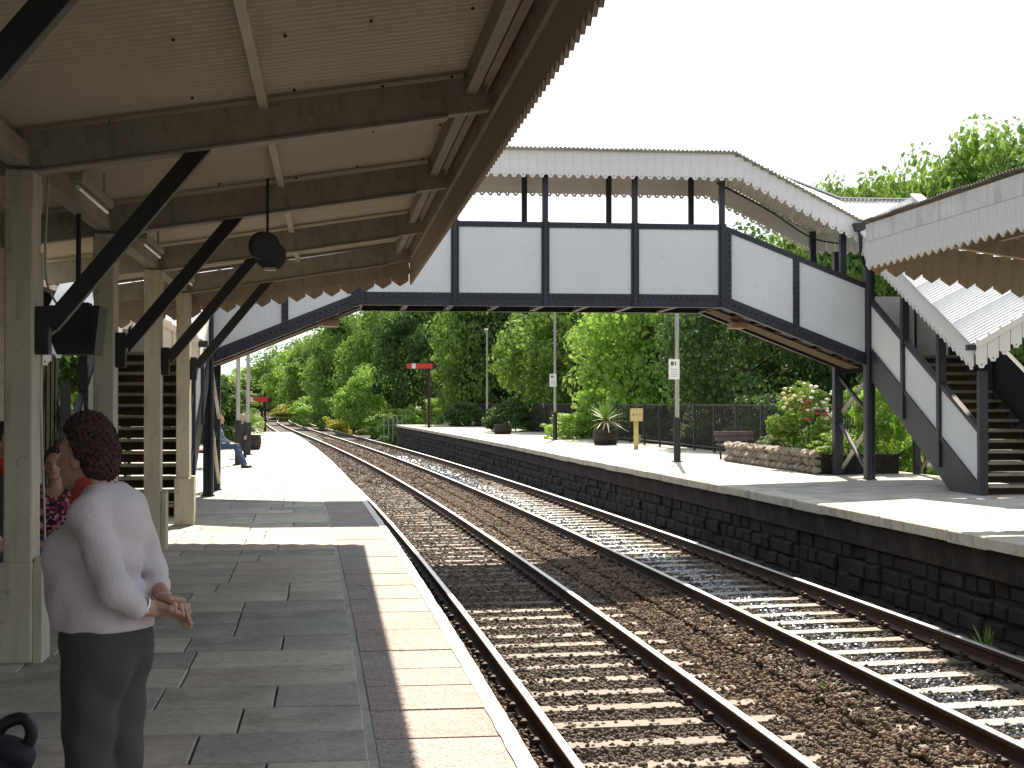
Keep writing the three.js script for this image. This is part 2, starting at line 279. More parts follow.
track('railway track beside the paved platform under the canopy', 1.679, -0.78, -0.77, 11, false);
track('railway track beside the dark stone platform wall', 4.70, -0.71, -0.675, 12, true);
{ // loose ballast
  const stoneG = s => { const g = new THREE.IcosahedronGeometry(1, 0), r = rng(s), p = g.attributes.position, k = {}; for (let i = 0; i < p.count; i++) { const key = [p.getX(i), p.getY(i), p.getZ(i)].map(a => a.toFixed(2)).join(); const f = k[key] || (k[key] = [0.7 + 0.55 * r(), 0.5 + 0.4 * r(), 0.7 + 0.5 * r()]); p.setXYZ(i, p.getX(i) * f[0], p.getY(i) * f[1], p.getZ(i) * f[2]); } g.computeVertexNormals(); return g; };
  const stoneM = mat([1, 1, 1], { roughness: 0.9 }), oilM = new THREE.MeshPhysicalMaterial({ color: lin(1, 1, 1), roughness: 0.3, clearcoat: 1, clearcoatRoughness: 0.16 });
  const zones = [[5.5, 20, 720, 0.0215, 101], [20, 45, 340, 0.029, 102], [45, 100, 70, 0.062, 103]], oilList = [];
  const dm = new THREE.Object3D(), col = new THREE.Color();
  const put = (name, list, m, seed) => {
    const im = new THREE.InstancedMesh(stoneG(seed), m, list.length); im.name = numbered(name); im.userData.kind = 'stuff'; im.castShadow = im.receiveShadow = true;
    list.forEach(([x, y, z, s, rr, c], i) => { dm.position.set(x, y, -z); dm.rotation.set(rr * 6.28, rr * 37, rr * 91); dm.scale.setScalar(s); dm.updateMatrix(); im.setMatrixAt(i, dm.matrix); im.setColorAt(i, col.setRGB(...c)); });
    scene.add(im);
  };
  for (const [z0, z1, dens, rad, seed] of zones) {
    const r = rng(seed), list = [], n = Math.floor((z1 - z0) * 5.75 * dens);
    for (let i = 0; i < n; i++) {
      const o = 0.97 + r() * 5.75, Z = z0 + r() * (z1 - z0);
      const d1 = Math.abs(o - 2.43), d2 = Math.abs(o - 5.45); let y = -0.955, skip = false, dz = ((Z - 5.2) / 0.655) % 1; dz = Math.min(dz, 1 - dz) * 0.655;
      for (const [d, ym] of [[d1, -0.775], [d2, -0.693]]) if (d < 1.34) { y = ym - 0.185 - (d < 0.68 ? 0.012 : 0.0); const cov = fbm(((o * 0.17) % 1), ((Z * 0.09) % 1), 32, 3, 79) + (d === d1 ? (o < 2.2 ? 0.1 : 0) : -0.15); if (dz < 0.135 - cov * 0.16 && r() < (z0 > 40 ? 0.3 : 0.92) && d < 1.15 + 0.15 * r()) skip = true; else if (dz < 0.12) y += 0.012; if (d === d2 && dz < 0.1 && Math.abs(o - 5.4) < 0.4) skip = true; if (Math.abs(d - 0.7525) < 0.11 && r() < 0.8) y -= 0.05; }
      if (o > 3.75 && o < 4.15) y = -0.915;
      if (skip) continue;
      const q = fbm(((o * 0.11) % 1), ((Z * 0.05) % 1), 16, 3, 77), b = 0.5 + r() * 0.9; const brown = (d1 < 0.7 || d2 < 0.7) ? 0.35 : 0.75 + (q - 0.5);
      const c = [lerp(0.085, 0.155, brown) * b, lerp(0.072, 0.1, brown) * b, lerp(0.057, 0.06, brown) * b];
      if (r() < 0.03) { c[0] *= 2; c[1] *= 2; c[2] *= 2.1; }
      const s = rad * (0.65 + r() * 0.8), item = [o + cx(Z), y + (r() - 0.5) * 0.03, Z, s, r(), c];
      if (Math.abs(o - 5.4 - (q - 0.5) * 0.3) < 0.25 * (0.6 + 0.6 * r()) && Z < 70 && Z > 9) { item[5] = [0.12 * b, 0.12 * b, 0.12 * b]; oilList.push(item); } else list.push(item);
    }
    put('ballast', list, stoneM, seed);
  }
  put('oily_ballast', oilList, oilM, 104);
}
console.log('track done');

// ------------------------------------------------------------------ shared pieces for roofs and valances
function corrSheet(p00, p10, p01, p11, pitch = 0.076, amp = 0.009, seg = 6) {   // ridges run from p0x to p1x; waves along p00->p01
  const L = p00.distanceTo(p01), n = Math.max(2, Math.round(L / pitch * seg)), q = [];
  const e = (a, b, t) => { const v = a.clone().lerp(b, t); v.y += amp * Math.sin(t * L / pitch * 2 * Math.PI); return v; };
  for (let i = 0; i < n; i++) { const t0 = i / n, t1 = (i + 1) / n; q.push([e(p00, p01, t0), e(p10, p11, t0), e(p10, p11, t1), e(p00, p01, t1)]); }
  return quadGeo(q);
}
function toothBoard(w, len, t, tooth) {                                  // saw-tooth valance board, tip at y = 0
  const h = w / 2 - 0.0006; return prism([[-h, tooth], [0, 0], [h, tooth], [h, len], [-h, len]], t, (a, b, c) => new THREE.Vector3(a, b, c - t / 2));
}
function scallopBoard(w, len, t) {
  const h = w / 2 - 0.0006, r = w * 0.3, s = new THREE.Shape(); s.moveTo(-h, len); s.lineTo(-h, r * 1.15);
  for (let i = 1; i <= 4; i++) { const a = i / 4 * Math.PI / 2; s.lineTo(-h + r * Math.sin(a), r * 1.15 * Math.cos(a)); }
  for (let i = 0; i <= 4; i++) { const a = (1 - i / 4) * Math.PI / 2; s.lineTo(h - r * Math.sin(a), r * 1.15 * Math.cos(a)); }
  s.lineTo(h, len);
  const hole = new THREE.Path(); hole.absarc(0, r * 1.0, w * 0.085, 0, Math.PI * 2, true); s.holes.push(hole);
  const g = new THREE.ExtrudeGeometry(s, { depth: t, bevelEnabled: false, curveSegments: 3 }); g.translate(0, 0, -t / 2);
  const q = g.index ? g.toNonIndexed() : g; q.deleteAttribute('uv'); q.computeVertexNormals(); return metricUV(q);
}
function boardRow(name, geos, m, parent, a, b, w) {                      // boards hung from a to b along their tip line
  const n = Math.round(Math.hypot(b.x - a.x, b.z - a.z) / w), along = Math.atan2(-(b.z - a.z), b.x - a.x);
  for (let i = 0; i < n; i++) { const o = mesh(name, geos[(i * 7) % geos.length], m, parent, a.clone().lerp(b, (i + 0.5) / n)); o.rotation.y = along; }
}

// ------------------------------------------------------------------ canopy over the near platform
const CE = 1.08, CEND = 20.42, roofY = X => 3.602 + 0.153 * X;
{
  const c = thing('platform_canopy', 'long sloping canopy on cream posts over the paved platform', 'canopy', V(-1.9, 0, 9.6));
  const rows = [1.6, 5.42, 9.64, 13.15, 16.65, 20.05], r = rng(3);
  const colG = [box(-0.085, 0.085, 0, 3.04, -0.14, 0.14, 0.012), box(-0.091, 0.091, 2.8, 3.0, -0.146, 0.146, 0.01)];
  const col = mergeGeometries(colG), plinthF = mergeGeometries([box(-0.105, 0.095, 0, 0.62, -0.17, 0.16, 0.015), prism([[-0.13, 0], [0.15, 0], [0.15, 0.57], [0.1, 0.64], [-0.09, 0.64], [-0.13, 0.58]], 0.05, (a, b, d) => new THREE.Vector3(0.098 + d, b, a))]);
  for (const Z of rows) {
    const p = mesh('column', col, M.cream, c, V(-1.905, 0, Z + 0.02));
    const pl = new THREE.Mesh(plinthF, M.cream); pl.name = 'plinth'; pl.castShadow = pl.receiveShadow = true; p.add(pl);
    const ra = V(-3.05, roofY(-3.05) - 0.155, Z), rb = V(1.0, roofY(1.0) - 0.155, Z);
    const raf = mesh('rafter', bar(ra, rb, 0.11, 0.23, 0.006), M.stoneBrown, c);
    mesh('rafter_flange', bar(ra.clone().add(V(1.05, 0.16, 0)).add(V(0, -0.13, 0)).sub(V(0, -0, 0)), rb.clone().add(V(0, -0.125, 0)).add(V(-0.25, -0.038, 0)), 0.15, 0.016), M.stoneBrown, raf);
    mesh('strut', [bar(V(-1.735, 2.08, Z), V(-0.76, 3.27, Z), 0.085, 0.11, 0.006), box(-1.815, -1.735, 1.9, 2.2, Z - 0.05, Z + 0.05, 0.006)], M.strut, c);
  }
  const lapG = []; for (let i = 0; i < 3; i++) lapG.push(null);
  for (let i = 0, Z = -2.6; Z < CEND - 0.1; Z += 0.665, i++) {
    const z1 = Math.min(Z + 0.76, CEND + 0.02), dy = (i % 2) * 0.005 + 0.03;
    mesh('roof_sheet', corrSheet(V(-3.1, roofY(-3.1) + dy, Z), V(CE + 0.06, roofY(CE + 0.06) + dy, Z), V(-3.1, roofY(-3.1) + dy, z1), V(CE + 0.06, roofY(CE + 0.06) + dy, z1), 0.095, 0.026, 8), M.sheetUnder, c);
  }
  for (const [X, w, h, dy] of [[-0.42, 0.055, 0.06, -0.045], [0.9, 0.07, 0.15, -0.075]]) {
    for (let i = 0; i + 1 < rows.length; i++) mesh('purlin', bar(V(X, roofY(X) + dy, rows[i] + 0.055), V(X, roofY(X) + dy, rows[i + 1] - 0.055), w, h), X > 0 ? M.stoneBrown : M.cream, c);
    mesh('purlin', bar(V(X, roofY(X) + dy, -2.5), V(X, roofY(X) + dy, rows[0] - 0.055), w, h), M.cream, c);
  }
  { const bg = new THREE.SphereGeometry(0.01, 8, 6); for (let i = 0; i < 25; i++) { const X = -1.4 + (i % 5) * 0.55 + (r() - 0.5) * 0.2, Z = 6.2 + Math.floor(i / 5) * 1.7 + (r() - 0.5) * 0.5; if (Math.abs(X + 0.42) > 0.08) mesh('roof_bolt', bg, M.chair, c, V(X, roofY(X) - 0.002, Z)); } }
  mesh('edge_fillet', bar(V(1.0, roofY(1) - 0.06, -2.5), V(1.0, roofY(1) - 0.06, CEND - 0.05), 0.06, 0.1, 0.006), M.valance, c);
  for (let i = 0; i + 1 < rows.length; i++) mesh('wall_plate', box(-1.97, -1.85, 3.06, 3.2, rows[i] + 0.06, rows[i + 1] - 0.06), M.stoneBrown, c);
  mesh('fascia', box(1.045, 1.075, 3.5, 3.78, -2.5, CEND - 0.03), M.valance, c);
  const tb = toothBoard(0.15, 0.56, 0.022, 0.055), te = toothBoard(0.23, 0.54, 0.022, 0.075);
  boardRow('valance_board', [tb], M.valance, c, V(CE + 0.008, 3.2, 2.0), V(CE + 0.008, 3.2, CEND), 0.15);
  boardRow('end_valance_board', [te], M.valance, c, V(-3.1, 2.53, CEND), V(CE - 0.02, 3.2, CEND), 0.23);
  mesh('end_backing', bar(V(-3.1, 2.53 + 0.36, CEND - 0.03), V(CE - 0.03, 3.2 + 0.36, CEND - 0.03), 0.02, 0.42), M.valance, c);
}
{ // fittings that hang from the canopy: all unlit
  for (const [Z, n] of [[10.15, 'first bay'], [13.65, 'second bay'], [17.1, 'third bay']]) {
    const t = thing('fluorescent_light', 'unlit fluorescent tube fitting in the ' + n + ' of the canopy past the first post', 'light', V(-1.66, 3.1, Z + 0.7), 'tube lights under the canopy');
    mesh('fitting_body', box(-1.7, -1.62, 3.06, 3.12, Z, Z + 1.4, 0.008), M.stoneBrown, t);
    mesh('tube', rod(V(-1.66, 3.03, Z + 0.05), V(-1.66, 3.03, Z + 1.35), 0.017, 0.017, 12), mat([0.6, 0.6, 0.58], { roughness: 0.15 }), t);
    mesh('suspension', [box(-1.67, -1.65, 3.12, 3.3, Z + 0.2, Z + 0.22), box(-1.67, -1.65, 3.12, 3.3, Z + 1.2, Z + 1.22)], M.galv, t);
  }
  const s = thing('hanging_loudspeaker', 'round black loudspeaker hanging on a rod from the canopy', 'loudspeaker', V(-0.54, 2.9, 13));
  const drum = (x, y, Z, rr) => { const g = new THREE.CylinderGeometry(rr, rr, 0.1, 28); g.rotateX(Math.PI / 2); g.rotateY(0.35); g.rotateX(0.15); g.translate(x, y, -Z); return g.toNonIndexed(); };
  mesh('housing', [drum(-0.56, 2.94, 12.98, 0.125), drum(-0.51, 2.87, 13.1, 0.125)], M.black, s);
  mesh('rod', rod(V(-0.535, 3.02, 13.05), V(-0.535, 3.53, 13.05), 0.012), M.black, s);
  mesh('lamp_clip', box(-0.56, -0.46, 2.735, 2.755, 12.95, 13.05), M.galv, s);
  const mo = thing('hanging_monitor', 'black box-shaped information monitor hanging behind the first cream post', 'monitor', V(-1.93, 1.95, 11.9));
  mesh('casing', prism([[-2.12, 2.34], [-2.12, 2.12], [-2.06, 1.97], [-1.78, 1.97], [-1.74, 2.34]], 0.42, (a, b, d) => V(a, b, 11.7 + d)), M.black, mo);
  mesh('screen', box(-2.07, -1.8, 2.04, 2.27, 11.685, 11.7), mat([0.01, 0.011, 0.013], { roughness: 0.15 }), mo);
  mesh('hanger', [rod(V(-1.93, 2.34, 11.9), V(-1.93, 3.3, 11.9), 0.02), box(-2.02, -1.84, 2.34, 2.37, 11.8, 12.0)], M.black, mo);
  const pipe = thing('conduit_pipe', 'thin metal conduit running down beside the first cream post', 'pipe', V(-1.75, 1.9, 9.9));
  mesh('pipe', new THREE.TubeGeometry(new THREE.CatmullRomCurve3([V(-1.79, 3.05, 9.85), V(-1.79, 2.35, 9.85), V(-1.72, 2.2, 9.85), V(-1.72, 2.08, 9.85), V(-1.8, 2.0, 9.85), V(-1.8, 0.7, 9.85)]), 40, 0.008, 6).toNonIndexed(), M.galv, pipe);
}
{ // station building behind the posts
  const b = thing('station_building', 'cream weatherboarded station building behind the canopy posts', 'building', V(-4.9, 0, 6));
  mesh('wall', [box(-7.5, -2.79, 0, 3.0, -4, 14.6)], M.creamWall, b);
  for (let i = 0; i < 17; i++) mesh('weatherboard', prism([[0, 0], [-0.034, 0.006], [-0.02, 0.18], [0, 0.18]], 18.6, (a, y, d) => V(-2.788 - a, 0.02 + i * 0.175 + y, -4 + d)), M.creamWall, b);
  for (let i = 0; i < 17; i++) mesh('end_weatherboard', prism([[0, 0], [0.034, 0.006], [0.02, 0.18], [0, 0.18]], 4.6, (a, y, d) => V(-7.45 + d, 0.02 + i * 0.175 + y, 14.602 + a)), M.creamWall, b);
  mesh('corner_post', box(-2.82, -2.7, 0, 3.02, 14.52, 14.66, 0.008), M.cream, b);
  mesh('roof', box(-7.8, -3.06, 3.02, 3.12, -4.2, 14.9), M.sheetGrey, b);
}

{ // timber shed left of the near stairs
  const b = thing('timber_shed', 'dark timber shed standing left of the near stairs', 'shed', V(-6, 0, 21)), m = new THREE.MeshPhysicalMaterial({ color: lin(0.035, 0.03, 0.026), map: T.wood, roughness: 1, specularIntensity: 0.05 });
  mesh('shed_wall', box(-7.4, -4.64, 0, 3.4, 16.2, 26.4), m, b);
  for (let Z = 16.2, i = 0; Z < 26.3; Z += 0.2, i++) mesh('board', box(-4.638, -4.6 + (i % 2) * 0.012, 0, 3.4, Z, Z + 0.196), m, b);
  for (let X = -7.4; X < -4.7; X += 0.2) mesh('end_board', box(X, X + 0.196, 0, 3.4, 16.16 , 16.198), m, b);
  mesh('shed_roof', box(-7.6, -4.4, 3.402, 3.5, 16, 26.6), M.sheetGrey, b);
}

// ------------------------------------------------------------------ canopy over the far platform
{
  const c = thing('platform_canopy', 'white fronted saw-toothed canopy over the far platform', 'canopy', V(9.8, FY, 10));
  const ry = X => 3.93 - 0.15 * (X - 6.9), ZE = 18.72;
  for (let i = 0, Z = 4; Z < ZE - 0.1; Z += 0.684, i++) { const dy = (i % 2) * 0.01, z1 = Math.min(Z + 0.76, ZE + 0.03);
    mesh('roof_sheet', corrSheet(V(6.84, ry(6.84) + dy + 0.01, Z), V(11.6, ry(11.6) + dy + 0.01, Z), V(6.84, ry(6.84) + dy + 0.01, z1), V(11.6, ry(11.6) + dy + 0.01, z1), 0.076, 0.014, 6), M.sheetGrey, c); }
  mesh('fascia', box(6.885, 6.915, 3.68, 3.905, 4, ZE - 0.014), M.whiteWorn, c);
  const tb = toothBoard(0.215, 0.4, 0.02, 0.07);
  boardRow('valance_board', [tb], M.whiteWorn, c, V(6.9, 3.31, 6.9), V(6.9, 3.31, ZE), 0.215);
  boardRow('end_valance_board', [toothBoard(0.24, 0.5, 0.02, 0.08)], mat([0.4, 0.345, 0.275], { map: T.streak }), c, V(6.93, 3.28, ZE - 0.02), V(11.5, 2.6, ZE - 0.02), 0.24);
  for (const Z of [6, 10, 14, 17.9]) {
    mesh('rafter', bar(V(6.92, ry(6.92) - 0.16, Z), V(11.5, ry(11.5) - 0.16, Z), 0.12, 0.22, 0.006), M.valance, c);
    mesh('column', box(9.9, 10.08, FY, ry(10) - 0.25, Z - 0.1, Z + 0.1, 0.01), M.cream, c);
  }
  mesh('purlin', bar(V(7.1, ry(7.1) - 0.1, 4), V(7.1, ry(7.1) - 0.1, ZE - 0.05), 0.1, 0.18), M.valance, c);
  mesh('purlin', bar(V(8.3, ry(8.3) - 0.06, 4), V(8.3, ry(8.3) - 0.06, ZE - 0.05), 0.07, 0.09), M.valance, c);
}

// ------------------------------------------------------------------ covered footbridge
{
  const Z0 = 26.2, Z1 = 27.9, DY = 3.5, xl = 0.52, xr = 6.97;
  const f = thing('footbridge', 'covered footbridge with white panels and navy frame spanning both tracks', 'footbridge', V(3.75, 0, 27));
  const sb = scallopBoard(0.16, 0.5, 0.02), sb2 = scallopBoard(0.155, 0.42, 0.02), rivets = [];
  const rivetG = new THREE.IcosahedronGeometry(0.022, 0); const riv = (X, Y, Z) => { const g = rivetG.clone(); g.translate(X, Y, -Z); rivets.push(g); };
  const para = (name, pts, Z, t, m) => mesh(name, prism(pts, t, (a, b, d) => V(a, b, Z + d)), m, f);      // plate in the plane of the bridge
  const plateX = (name, pts, X, t, m) => mesh(name, prism(pts, t, (a, b, d) => V(X + d, b, a)), m, f);   // plate along the line, pts [Z, Y]
  // deck span
  const px = [0.56, 2.17, 3.77, 5.38, 6.97];
  for (const [Z, front] of [[Z0, 1], [Z1, 0]]) {
    for (let i = 0; i < 4; i++) mesh('panel', box(px[i] + 0.06, px[i + 1] - 0.06, DY + 0.01, 4.7, Z - 0.015, Z + 0.015), M.panel, f);
    mesh('bottom_chord', [box(xl - 0.1, xr + 0.1, DY - 0.19, DY + 0.02, Z - 0.025, Z + 0.025), box(xl - 0.1, xr + 0.1, DY - 0.2, DY - 0.185, Z - 0.08, Z + 0.08), box(xl - 0.1, xr + 0.1, DY - 0.06, DY + 0.03, Z - 0.04, Z + 0.04)], M.navy, f);
    mesh('top_rail', [box(xl - 0.05, xr + 0.05, 4.69, 4.79, Z - 0.035, Z + 0.035, 0.006)], M.navy, f);
    px.forEach((X, k) => {
      mesh('post', [box(X - 0.07, X + 0.07, DY - 0.18, 4.8, Z - 0.05, Z + 0.05, 0.006), box(X - 0.03, X + 0.03, DY - 0.18, 4.8, Z - 0.075, Z + 0.075)], M.navy, f);
      if (front) for (let y = DY - 0.1; y < 4.78; y += 0.1) { riv(X - 0.048, y, Z - 0.05); riv(X + 0.048, y, Z - 0.05); }
      mesh('roof_post', box(X - 0.05 - (front ? 0 : 0.15), X + 0.05 - (front ? 0 : 0.15), 4.8, 5.93, Z - 0.04, Z + 0.04, 0.006), M.navy, f);
    });
    if (front) for (let X = xl; X < xr; X += 0.1) { riv(X, DY - 0.015, Z - 0.04); riv(X, 4.74, Z - 0.035); }
  }
  mesh('deck', box(xl - 0.2, xr + 0.2, DY - 0.09, DY - 0.02, Z0 + 0.05, Z1 - 0.05), M.deckWood, f);
  for (let i = 0; i < 9; i++) mesh('cross_beam', box(lerp(xl, xr, i / 8) - 0.05, lerp(xl, xr, i / 8) + 0.05, DY - 0.19, DY - 0.09, Z0 + 0.03, Z1 - 0.03), M.navy, f);
  const zf = 25.86, zb = 28.24, zr = 27.05, rise = 0.2, RD = 0.09;
  const roofSpan = (xa, ya, xb, yb, n, ra = rise, rb = rise) => { for (let i = 0; i < n; i++) { const A = i / n, B = (i + 1) / n + (i + 1 < n ? 0.01 : 0), x0 = lerp(xa, xb, A), x1 = lerp(xa, xb, B), y0 = lerp(ya, yb, A) + (i % 2) * 0.006, y1 = lerp(ya, yb, B) + (i % 2) * 0.006, q0 = lerp(ra, rb, A), q1 = lerp(ra, rb, B);
    for (const z of [zf - 0.05, zb + 0.05]) mesh('roof_sheet', corrSheet(V(x0, y0 + 0.02, z), V(x0, y0 + q0, zr), V(x1, y1 + 0.02, z), V(x1, y1 + q1, zr), 0.076, 0.013, 6), M.sheetTop, f); }
    mesh('ridge_cap', bar(V(xa, ya + ra + 0.02, zr), V(xb, yb + rb + 0.02, zr), 0.22, 0.02), M.sheetTop, f);
    for (const z of [zf - 0.03, zb + 0.03]) mesh('eaves_strip', bar(V(xa, ya - 0.005, z), V(xb, yb - 0.005, z), 0.06, 0.03), M.sheetGrey, f); };
  roofSpan(0.36, 6.03, 7.12, 6.03, 10);
  for (const z of [zf + 0.03, zb - 0.03]) mesh('eaves_board', box(0.36, 7.12, 5.7, 6.02, z - 0.012, z + 0.012), M.white, f);
  for (const z of [zf, zb]) boardRow('valance_board', [sb], M.white, f, V(0.36, 5.53, z), V(7.12, 5.53, z), 0.16);
  // stairs at either end
  const stair = (s, xd, xc, gy, label) => {
    const YL = 2.45, drop = DY - YL, run = Math.abs(xc - xd), yw = X => DY - drop * Math.abs(X - xd) / run, xm = (xd + xc) / 2, xo = xc + s * 1.58;
    for (const [Z, front] of [[Z0, 1], [Z1, 0]]) {
      for (const [a, b] of [[xd, xm], [xm, xc]]) { const A = a + s * 0.06, B = b - s * 0.06; para('panel', [[A, yw(A) + 0.01], [B, yw(B) + 0.01], [B, yw(B) + 1.2], [A, yw(A) + 1.2]], Z - 0.015, 0.03, M.panel); }
      mesh('stair_string', [bar(V(xd, DY - 0.08, Z), V(xc, YL - 0.08, Z), 0.06, 0.2), bar(V(xd, DY - 0.19, Z), V(xc, YL - 0.19, Z), 0.14, 0.02)], M.navy, f);
      mesh('hand_rail', bar(V(xd, DY + 1.24, Z), V(xc, YL + 1.24, Z), 0.08, 0.09, 0.006), M.navy, f);
      mesh('post', [box(xm - 0.055, xm + 0.055, yw(xm) - 0.17, yw(xm) + 1.27, Z - 0.05, Z + 0.05, 0.006)], M.navy, f);
      mesh('gusset_plate', para('x', [[xd - s * 0.02, DY - 0.18], [xd + s * 0.16, yw(xd + s * 0.16) - 0.18], [xd + s * 0.16, yw(xd + s * 0.16) + 1.25], [xd - s * 0.02, DY + 1.28]], Z - 0.065, 0.13, M.navy).removeFromParent().geometry, M.navy, f, f._b);
      if (front) { for (let k = 0.05; k < 1; k += 0.036) { const X = lerp(xd, xc, k); riv(X, yw(X) - 0.07, Z - 0.03); } for (let k = 0; k < 13; k++) { riv(xm - 0.035, yw(xm) - 0.1 + k * 0.1, Z - 0.05); riv(xm + 0.035, yw(xm) - 0.1 + k * 0.1, Z - 0.05); riv(xd + s * 0.04, DY - 0.06 + k * 0.1, Z - 0.066); riv(xd + s * 0.11, DY - 0.1 + k * 0.1, Z - 0.066); } }
      mesh('column', [box(xc - 0.085, xc + 0.085, gy, Z === Z0 ? 4.2 : 4.5, Z - 0.085, Z + 0.085, 0.008), box(xc - 0.11, xc + 0.11, gy, gy + 0.03, Z - 0.11, Z + 0.11)], M.navy, f);
      mesh('column', box(xo - 0.06, xo + 0.06, gy, 4.4, Z - 0.06, Z + 0.06, 0.008), M.navy, f);
      const xp = lerp(xd, xc, 0.82); mesh('roof_post', box(xp - 0.055, xp + 0.055, yw(xp) + 1.24, yw(xp) + 2.25, Z - 0.05, Z + 0.05), M.navy, f);
      mesh('eaves_board', bar(V(7.12 * (s > 0) + 0.36 * (s < 0), 5.8, Z === Z0 ? zf + 0.03 : zb - 0.03), V(xc - s * 0.25, 4.66, Z === Z0 ? zf + 0.03 : zb - 0.03), 0.025, 0.3), M.white, f);
      boardRow('valance_board', [sb2], M.white, f, V(7.12 * (s > 0) + 0.36 * (s < 0), 5.57, Z === Z0 ? zf : zb), V(xc - s * 0.25, 4.43, Z === Z0 ? zf : zb), 0.16);
    }
    const n1 = 7; for (let i = 1; i <= n1; i++) { const X = lerp(xd, xc, (i - 0.5) / n1); mesh('tread', box(X - 0.2, X + 0.2, yw(X) - 0.06, yw(X) - 0.02, Z0 + 0.06, Z1 - 0.06), M.deckWood, f); }
    mesh('soffit', bar(V(xd, DY - 0.2, 27.05), V(xc, YL - 0.2, 27.05), 0.7, 0.02), M.deckWood, f);
    mesh('landing', box(Math.min(xc, xo), Math.max(xc, xo), YL - 0.1, YL - 0.02, Z0, Z1), M.deckWood, f);
    for (const Z of [Z0, Z1]) mesh('landing_beam', box(Math.min(xc, xo), Math.max(xc, xo), YL - 0.28, YL - 0.1, Z - 0.03, Z + 0.03), M.navy, f);
    mesh('panel', box(Math.min(xc, xo) + 0.08, Math.max(xc, xo) - 0.08, YL, YL + 1.2, Z1 - 0.015, Z1 + 0.015), M.panel, f);
    mesh('panel', box(xo - 0.015, xo + 0.015, YL, YL + 1.2, Z0 + 0.05, Z1 - 0.05), M.panel, f);
    const mid = (gy + YL) / 2;
    for (const X of [xc, xo]) for (const [ya, yb2] of [[gy + 0.15, mid - 0.1], [mid + 0.1, YL - 0.35]]) { mesh('brace', bar(V(X, ya, Z0 + 0.1), V(X, yb2, Z1 - 0.1), 0.05, 0.06), M.navy, f); mesh('brace', bar(V(X + 0.06, yb2, Z0 + 0.1), V(X + 0.06, ya, Z1 - 0.1), 0.05, 0.06), M.galv, f); }
    mesh('lamp_box', [box(xd + s * 0.5 - 0.14, xd + s * 0.5 + 0.14, yw(xd + s * 0.5) - 0.34, yw(xd + s * 0.5) - 0.22, 26.8, 27.2, 0.02)], mat([0.32, 0.19, 0.11], { roughness: 0.6 }), f);
    // flight toward the camera side, along the platform
    const Zb = 21.35, py = Z => lerp(gy + 0.08, 2.6, (Z - Zb) / (26.1 - Zb)), ra = Z => lerp(gy + 0.9, 3.45, (Z - Zb) / (26.1 - Zb)), zp = [26.1, 24.5, 22.98, 21.45];
    for (const X of [xc, xo]) {
      for (let i = 0; i < 3; i++) { const a = zp[i] - 0.06, b = zp[i + 1] + 0.06; plateX('panel', [[a, py(a)], [b, py(b)], [b, ra(b) - 0.04], [a, ra(a) - 0.04]].map(p => [-p[0], p[1]]).map(p => [-p[0], p[1]]), X - 0.015, 0.03, X === xo && s > 0 ? M.navy : M.panel); }
      plateX('stair_string', [[26.2, py(26.2) + 0.02], [21.42, py(21.42) + 0.02], [21.42, gy], [22.55, gy], [26.2, py(26.2) - 0.55]], X - 0.03, 0.06, M.navy);
      mesh('string_flange', bar(V(X, py(21.5) + 0.0, 21.5), V(X, py(26.15) + 0.0, 26.15), 0.1, 0.05), M.navy, f);
      mesh('hand_rail', bar(V(X, ra(21.4), 21.4), V(X, ra(26.2), 26.2), 0.09, 0.08, 0.006), M.navy, f);
      for (const z of zp.slice(1)) mesh('post', box(X - 0.065, X + 0.065, Math.max(gy, py(z) - 0.5), z < 22 ? py(z) + 1.75 : py(z) + 1.7, z - 0.06, z + 0.06, 0.008), M.navy, f);
    }
    const n2 = 14; for (let i = 0; i < n2; i++) { const y = gy + (i + 1) * (YL - gy) / n2, z = lerp(21.5, 26.1, (i + 0.5) / n2); const xa = Math.min(xc, xo) + 0.04, xb = Math.max(xc, xo) - 0.04;
      const tr = mesh('tread', box(xa, xb, y - 0.045, y, z - 0.16, z + 0.18), M.tread, f); mesh('nosing', box(xa + 0.01, xb - 0.01, y - 0.04, y + 0.006, z - 0.185, z - 0.162), M.nosing, tr);
      mesh('riser', box(xa, xb, y - (YL - gy) / n2 + 0.004, y - 0.046, z + 0.1, z + 0.12), M.deckWood, f); }
    // landing roof and the sloping roof over the lower flight
    const xe = xo + s * 0.3, xi = xc - s * 0.27;
    roofSpan(s > 0 ? 7.12 : 0.36, 6.03, xi, 4.85, 4, rise, 0.55);
    roofSpan(xi, 4.85, xe, 4.85, 3, 0.55, 0.55);
    boardRow('valance_board', [sb2], M.white, f, V(xi, 4.5, zb), V(xe, 4.5, zb), 0.16);
    const xrg = (xi + xe) / 2, ea = Z => 2.46 + 0.47 * (Z - 21.1), za = 21.1, zc = 26.0; const nS = 7;
    for (let i = 0; i < nS; i++) for (const xs of [xi - s * 0.06, xe + s * 0.06]) { const a = lerp(za, zc, i / nS), b = lerp(za, zc, (i + 1) / nS) + 0.03, dy = (i % 2) * 0.008;
      mesh('roof_sheet', corrSheet(V(xs, ea(a) + dy, a), V(xrg, ea(a) + 0.58 + dy, a), V(xs, ea(b) + dy, b), V(xrg, ea(b) + 0.58 + dy, b), 0.076, 0.013, 6), M.sheetTop, f); }
    mesh('ridge_cap', bar(V(xrg, ea(za) + 0.6, za), V(xrg, ea(zc) + 0.6, zc), 0.2, 0.03), M.sheetTop, f);
